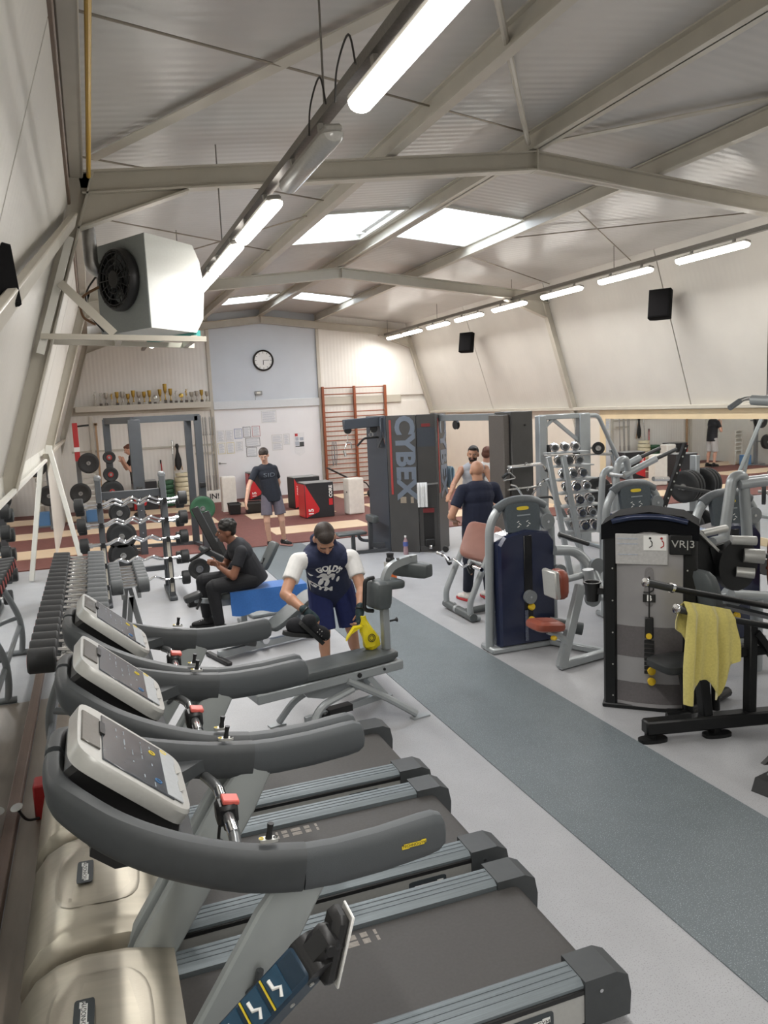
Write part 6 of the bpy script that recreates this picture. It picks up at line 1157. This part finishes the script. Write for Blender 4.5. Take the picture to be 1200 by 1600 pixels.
            for s_, (cu_, th_) in zip('lr', hands):
                hd_ = V(J.get('hd'+s_, tuple(P_['w'+s_]-P_['e'+s_]))).normalized(); hn = V(J.get('hn'+s_, (0, 0, -1))); cb2 = MB(); w0 = g('w'+s_); f = hd_; n = (hn-f*hn.dot(f)).normalized(); s2 = f.cross(n)
                cb2.ell(w0+f*.045, (.047, .056, .025), Matrix((s2, f, n)).transposed(), 14, 9); cb2.cap2(w0-f*.035, w0+f*.02, .036, .036)
                for o2 in (.03, .011, -.009, -.028): cb2.cap2(w0+f*.08+s2*o2*th_, w0+(f*math.cos(cu_*.6)+n*math.sin(cu_*.6))*.03+f*.075+s2*o2*th_, .0135, .0125, 8)
                gl = obj('glove', remesh(cb2, .006, 2, 'glove'), m_, root); obj('wrist_strap', MB().ring(w0-f*.02, f, .036, .008, 18, 6), blackpl, gl)
            continue
        elif kind == 'shoes':
            for s_ in 'lr':
                aa = g('a'+s_); ft = g('f'+s_)-aa; f = V((ft.x, ft.y, 0)).normalized(); sd2 = V((-f.y, f.x, 0)); RB = Matrix((sd2, f, V((0, 0, 1)))).transposed(); c0 = V((aa.x, aa.y, 0)); z0 = aa.z-.085
                cb2 = MB(); cb2.ell(c0+f*.03+V((0, 0, z0+.05)), (.047, .11, .04), RB).ell(c0+f*.11+V((0, 0, z0+.04)), (.048, .075, .034), RB).ell(c0-f*.03+V((0, 0, z0+.06)), (.042, .055, .055), RB)
                cb2.cap2(c0+V((0, 0, z0+.07)), c0+V((0, 0, z0+.1)), .045, .043)
                so_ = obj('shoe', remesh(cb2, .008, 2, 'shoe'), m_, root); sm = cl[2]
                obj('sole', MB().loft([[c0+f*(.05+y*1.)+sd2*x*q+V((0, 0, z_)) for x, y in oval(.1, .31, 18, 2.6)] for z_, q in ((z0, .96), (z0+.012, 1), (z0+.024, .98))]), sm, so_)
                for i in range(3): obj('lace', MB().tube([c0+f*(.05+i*.022)+sd2*.025+V((0, 0, z0+.088-i*.008)), c0+f*(.05+i*.022)-sd2*.025+V((0, 0, z0+.088-i*.008))], .004, 5), cl[3] if len(cl) > 3 else whitep, so_)
            continue
        mesh_ = remesh(cb, max(vox, .009), 3, nm_); outs[nm_] = (obj(nm_, mesh_, m_, root), mesh_)
    return root, outs, B, sp, o_
def project_text(name, body, size, m, parent, mesh_, loc, xd, yd, **kw):
    """lettering laid on a garment: drop every vertex along the print's normal on to the cloth"""
    xd = V(xd).normalized(); yd = V(yd); yd = (yd-xd*yd.dot(xd)).normalized(); n = xd.cross(yd); me = body if not isinstance(body, str) else text_mesh(body, size, 0, kw.get('sx', 1.), kw.get('bold', .0))
    bend = kw.get('bend')
    bm = bmesh.new(); bm.from_mesh(me); bmesh.ops.triangulate(bm, faces=bm.faces); bmesh.ops.subdivide_edges(bm, edges=[e for e in bm.edges if e.calc_length() > .012], cuts=1); bm.to_mesh(me); bm.free()
    bvh = BVHTree.FromPolygons([v.co for v in mesh_.vertices], [tuple(p.vertices) for p in mesh_.polygons])
    for v in me.vertices:
        x, y = v.co.x, v.co.y
        if bend: a = x/bend; r = bend+y; x = r*math.sin(a); y = r*math.cos(a)-bend
        p = V(loc)+xd*x+yd*y; h = bvh.ray_cast(p+n*.4, -n)
        v.co = (h[0]+n*.0035) if h[0] else p
    me.materials.clear(); me.materials.append(m); o = bpy.data.objects.new(name, me); COL.objects.link(o); o.parent = parent; return o
navyc = M('navy_cotton', '#1f2744', .85, var=.08, scale=30, bump=.15); whitec = M('white_cotton', '#d9d8d6', .85, var=.04, scale=30, bump=.15); blackc = M('black_cotton', '#1c1d22', .85, var=.1, scale=30, bump=.15); darkb = M('dark_blue_cotton', '#1a2036', .85, var=.08, scale=30, bump=.15); greyc = M('grey_cotton', '#a3a5ab', .85, var=.06, scale=30, bump=.15); mauve = M('grey_mauve_cotton', '#625c66', .85, var=.06, scale=30, bump=.15); royal = M('royal_blue_cotton', '#1c2658', .85, var=.08, scale=30, bump=.15); palec = M('pale_grey_cotton', '#b5b2b0', .85, var=.05, scale=30, bump=.15)
hairb = M('dark_brown_hair', '#2b211b', .6, var=.25, scale=150, bump=.6); hairk = M('black_hair', '#17130f', .6, var=.25, scale=150, bump=.7); hairr = M('auburn_hair', '#5a3526', .6, var=.25, scale=150, bump=.6)
# man in the sleeveless hooded top bending over the bench
r_, oo, B_, sp_, o0 = person('person in navy sleeveless hoodie over white T-shirt bending over the grey bench',
    dict(pel=(1.84, 6.5, .86), neck=(1.7, 6.12, 1.26), head=(1.672, 5.99, 1.365), sl=(1.94, 6.16, 1.15), sr=(1.47, 6.12, 1.18), el=(1.965, 6.0, .91), wl=(1.875, 5.8, .785), er=(1.315, 5.95, .96), wr=(1.43, 5.74, .85),
         hl=(1.95, 6.5, .83), hr=(1.74, 6.5, .83), kl=(2.0, 6.45, .46), kr=(1.74, 6.42, .46), al=(2.06, 6.5, .09), ar=(1.74, 6.42, .09), fl=(2.1, 6.2, .03), fr=(1.7, 6.2, .03), hdl=(-.3, -.35, -.9), hnl=(-.8, .1, .3), hdr=(.55, -.35, -.55), hnr=(.2, .3, -1)),
    skin('tan', '#b98a70'), 'crop', hairb, [('tee', whitec, .012, .6), ('vest', navyc, .024, True), ('shorts', royal, .92, .035), ('gloves', M('teal_black_glove', '#1d3338', .7, var=.2, scale=40)), ('shoes', M('blue_shoe', '#24408c', .6), M('white_sole', '#c9c9c9', .6))],
    (0, -1, 0), (0, -.55, -.83), .0075, ((.9, 1), (.7, -1)), 1.06, build=1.06)
vt, vm = oo['sleeveless_top']
fn = B_ @ V((0, 1, 0)); yu = B_ @ V((0, 0, 1)); xr = -(B_ @ V((1, 0, 0))); xr = xr if xr.x > 0 else -xr
cz = sp_(.66)+fn*.14-xr*.03
project_text('lettering', "GOLD'S", .08, whitelet, vt, vm, cz+yu*.085, xr, yu, bend=.13, bold=.004, sx=.82); project_text('lettering', 'GYM', .08, whitelet, vt, vm, cz-yu*.2, xr, yu, bend=-.4, bold=.004, sx=1.15)
em = bpy.data.meshes.new('emblem'); eb_ = MB()
def disc(cx, cy, rx, ry, n=14): eb_.add([(cx+math.cos(2*PI*j/n)*rx, cy+math.sin(2*PI*j/n)*ry, 0) for j in range(n)], [tuple(range(n))])
disc(0, .055, .014, .018); disc(-.028, .02, .026, .024); disc(.028, .02, .026, .024); disc(0, -.005, .026, .03); disc(-.02, -.055, .015, .035); disc(.02, -.055, .015, .035)
disc(-.05, -.005, .011, .022); disc(.05, -.005, .011, .022); eb_.add([(-.09, -.03, 0), (.09, -.03, 0), (.09, -.022, 0), (-.09, -.022, 0)], [(0, 1, 2, 3)]); disc(-.09, -.026, .012, .02); disc(.09, -.026, .012, .02)
em.from_pydata([(x*1.25, y*1.45, z) for x, y, z in eb_.v], [], eb_.f); project_text('emblem', em, 1, whitelet, vt, vm, cz-yu*.03, xr, yu)
# things he holds
ybag = M('yellow_plastic_bag', '#e2cf1f', .28, var=.08, scale=14, bump=.5)
t = thing('plastic_bag', 'crumpled yellow plastic bag held on the pad of the grey bench', 'bag', (1.9, 5.66, .512))
bg = MB(); rings = []
rn = random.Random(9)
for z, r_2, cx in ((0, .045, .01), (.03, .065, .01), (.09, .068, -.0), (.15, .055, -.02), (.2, .038, -.035), (.235, .022, -.045), (.27, .02, -.05)):
    rings.append([V((cx+math.cos(a)*r_2*(1+.12*math.sin(a*3+z*30)+rn.uniform(-.14, .14)), math.sin(a)*r_2*.7*(1+.12*math.cos(a*4+z*25)+rn.uniform(-.14, .14)), z+(rn.uniform(-.006, .006) if z > 0 else 0))) for a in [2*PI*j/18 for j in range(18)]])
obj('bag_body', bg.loft(rings), ybag, t, 22)
obj('bag_flap', MB().loft([[V((-.05+x, -.01+y, z)) for x, y in ((0, -.02), (.0, .02), (-.02, .012), (-.02, -.012))] for x0 in (0,) for z in (.2,)]+[[V((-.13, -.02, .19)), V((-.13, .01, .2)), V((-.16, .0, .15)), V((-.155, -.025, .145))], [V((-.19, -.03, .12)), V((-.19, 0, .13)), V((-.2, -.005, .1)), V((-.2, -.03, .095))]]), ybag, t, 60)
obj('bag_print', MB().ring((.0, -.049, .1), (.1, -1, .1), .03, .003, 18, 5).ring((.0, -.049, .1), (.1, -1, .1), .018, .0025, 18, 5), blackp, t)
t = thing('sports_shoe', 'black perforated slip-on shoe dangling over the grey bench from a gloved hand', 'shoe', (1.46, 5.64, .74), .5); cb = MB(); cb.ell((0, 0, 0), (.13, .05, .045)).ell((.08, 0, .015), (.08, .048, .05)).ell((-.09, 0, .01), (.06, .05, .06)); t.rotation_euler = (.3, .8, .4)
so = obj('upper', remesh(cb, .008, 2, 'upper'), blackc, t); obj('sole', MB().prism(oval(.3, .1, 18, 2.6), (.0, 0, -.04), (1, 0, 0), (0, 1, 0), (0, 0, .03)), rubber, so)
for i in range(10): obj('vent_hole', MB().ell((.0+(i % 5)*.03, -.048+.004*(i % 5), -.005+(i//5)*.025), .005, None, 6, 4), palec, so)
t = thing('sports_shoe', 'second black shoe held flat in the same gloved hand', 'shoe', (1.36, 5.66, .76), .1); cb = MB(); cb.ell((0, 0, 0), (.12, .06, .055)).ell((-.06, 0, .01), (.07, .06, .065)); so = obj('upper', remesh(cb, .008, 2, 'upper'), blackc, t); obj('sole', MB().prism(oval(.27, .12, 18, 2.6), (-.01, 0, -.05), (1, 0, 0), (0, 1, 0), (0, 0, .03)), rubber, so); t.rotation_euler = (0, .25, .2)
# seated man in profile
person('person in black T-shirt and trousers sitting in profile on the blue towel',
    dict(pel=(1.56, 8.62, .585), neck=(1.38, 8.62, .97), head=(1.29, 8.6, 1.1), sl=(1.41, 8.43, .89), sr=(1.41, 8.81, .9), el=(1.3, 8.38, .64), wl=(1.19, 8.52, .72), er=(1.28, 8.86, .66), wr=(1.17, 8.7, .74),
         hl=(1.53, 8.52, .555), hr=(1.53, 8.72, .555), kl=(1.08, 8.47, .53), kr=(1.02, 8.82, .54), al=(1.13, 8.46, .09), ar=(1.05, 8.85, .09), fl=(.95, 8.44, .03), fr=(.87, 8.87, .03), hdl=(-.4, .7, .4), hnl=(-.8, -.3, 0), hdr=(-.4, -.7, .3), hnr=(-.8, .3, 0)),
    skin('brown', '#7a4f3a'), 'curly', hairk, [('tee', blackc, .016, .6), ('trousers', M('black_track_cloth', '#141519', .8, var=.1), 1., .01), ('shoes', M('black_shoe', '#18181a', .6), rubber)], (-1, 0, 0), (-1, 0, -.08), .009, ((.8, 1), (.8, -1)))
# boy standing at the platform edge
r_, oo, B_, sp_, o0 = person('person in dark T-shirt and grey shorts standing at the edge of the red platform',
    dict(pel=(2.86, 13.5, .93), neck=(2.77, 13.48, 1.46), head=(2.745, 13.42, 1.63), sl=(2.93, 13.5, 1.39), sr=(2.6, 13.46, 1.39), el=(3.02, 13.62, 1.13), wl=(2.98, 13.72, .92), er=(2.45, 13.4, 1.13), wr=(2.37, 13.3, .88),
         hl=(2.94, 13.5, .9), hr=(2.76, 13.5, .9), kl=(3.0, 13.46, .48), kr=(2.73, 13.44, .48), al=(3.04, 13.56, .1), ar=(2.77, 13.5, .1), fl=(3.14, 13.4, .03), fr=(2.78, 13.3, .03), hdr=(-.2, -.35, -.9), hnr=(.8, .3, 0)),
    skin('fair', '#c79c86'), 'fringe', hairb, [('tee', M('dark_slate_cotton', '#20242e', .85, var=.1, scale=30), .018, .66), ('shorts', mauve, .75, .03), ('shoes', M('black_shoe'), M('pink_white_sole', '#b98a84', .6))], (-.1, -1, 0), (-.25, -.85, -.45), .009, ((.5, 1), (.5, -1)), 1.0, build=.92)
st, sm_ = oo['shirt']; fn = B_ @ V((0, 1, 0)); yu = B_ @ V((0, 0, 1)); xr = B_ @ V((1, 0, 0)); xr = xr if xr.x > 0 else -xr
project_text('shirt_print', 'SID', .1, M('grey_shirt_print', '#6a7078', .7, var=0), st, sm_, sp_(.68)+fn*.15, xr, yu, sx=1.5)
# bald man seen from behind
person('person in navy T-shirt and trousers seen from behind beside the navy machine',
    dict(pel=(4.27, 8.42, .9), neck=(4.285, 8.42, 1.42), head=(4.285, 8.44, 1.565), sl=(4.07, 8.42, 1.35), sr=(4.5, 8.42, 1.35), el=(3.92, 8.42, 1.05), wl=(4.05, 8.62, .97), er=(4.63, 8.5, 1.08), wr=(4.66, 8.75, 1.14),
         hl=(4.17, 8.42, .86), hr=(4.37, 8.42, .86), kl=(4.14, 8.42, .47), kr=(4.38, 8.42, .47), al=(4.1, 8.42, .09), ar=(4.36, 8.36, .09), fl=(4.05, 8.65, .03), fr=(4.36, 8.6, .03)),
    skin('tan2', '#b5876d'), None, hairb, [('tee', darkb, .02, .62), ('trousers', M('navy_track_cloth', '#161b2b', .8, var=.1), 1., .01), ('shoes', M('white_red_shoe', '#c5bfba', .6), M('red_sole', '#a3262a', .6), redst)], (0, 1, 0), (.12, 1, -.1), .009, ((.6, -1), (.6, 1)), 1.04, build=1.1)
# bearded man in grey tank top
person('person in grey tank top looking down beside the lettered cable tower',
    dict(pel=(5.408, 10.764, .93), neck=(5.398, 10.743, 1.45), head=(5.356, 10.660, 1.6), sl=(5.574, 10.691, 1.37), sr=(5.221, 10.795, 1.37), el=(5.616, 10.504, 1.12), wl=(5.408, 10.317, 1.1), er=(5.0, 10.62, 1.18), wr=(4.84, 10.4, 1.08),
         hl=(5.491, 10.764, .9), hr=(5.304, 10.764, .9), kl=(5.512, 10.743, .48), kr=(5.304, 10.743, .48), al=(5.533, 10.764, .09), ar=(5.283, 10.764, .09), fl=(5.512, 10.504, .03), fr=(5.200, 10.504, .03), hdr=(-.6, -.4, -.6), hnr=(.5, .2, -.8)),
    skin('olive', '#b38469'), 'short', hairk, [('vest', greyc, .014), ('shorts', M('dark_teal_cotton', '#22383c', .85), .85, .03), ('shoes', M('black_shoe'), rubber)], (-.4, -1, 0), (-.55, -.8, -.15), .009, ((.4, 1), (.4, -1)), 1.03, beard=M('black_stubble', '#2c1f19', .8, var=.2, scale=150))
# man in white T-shirt half hidden by the tower
person('person in white T-shirt half hidden behind the plain tower',
    dict(pel=(5.873, 11.234, .9), neck=(5.873, 11.223, 1.4), head=(5.873, 11.181, 1.55), sl=(5.685, 11.181, 1.32), sr=(6.082, 11.234, 1.32), el=(5.664, 11.390, 1.05), wl=(5.695, 11.599, .95), er=(6.218, 11.390, 1.05), wr=(6.186, 11.652, 1.0),
         hl=(5.789, 11.234, .87), hr=(5.977, 11.234, .87), kl=(5.779, 11.234, .47), kr=(5.988, 11.234, .47), al=(5.768, 11.202, .09), ar=(5.998, 11.202, .09), fl=(5.747, 11.474, .03), fr=(6.019, 11.474, .03)),
    skin('fair2', '#c4957f'), 'short', hairr, [('tee', whitec, .018, .62), ('shorts', blackc, .85, .03), ('shoes', M('black_shoe'), rubber)], (0, 1, 0), (.75, .6, -.1), .01, ((.5, -1), (.5, 1)))
# person at the back left, hands raised
person('person in black T-shirt with raised hands at the back left',
    dict(pel=(.92, 19.5, .93), neck=(.88, 19.5, 1.5), head=(.79, 19.48, 1.62), sl=(.86, 19.34, 1.4), sr=(.86, 19.66, 1.4), el=(.8, 19.25, 1.14), wl=(.68, 19.4, 1.32), er=(.72, 19.72, 1.16), wr=(.62, 19.6, 1.34),
         hl=(.92, 19.41, .9), hr=(.92, 19.59, .9), kl=(.88, 19.4, .48), kr=(.94, 19.6, .48), al=(.95, 19.38, .12), ar=(.98, 19.62, .12), fl=(.8, 19.38, .05), fr=(.82, 19.62, .05), hdl=(-.3, .1, .9), hnl=(.3, 1, 0), hdr=(-.3, -.1, .9), hnr=(.3, -1, 0)),
    skin('fair3', '#c89a84'), 'short', hairr, [('tee', blackc, .016, .62), ('shorts', palec, .95, .03), ('shoes', M('black_shoe'), rubber)], (-1, 0, 0), (-.9, 0, -.45), .01, ((.2, 1), (.2, -1)))
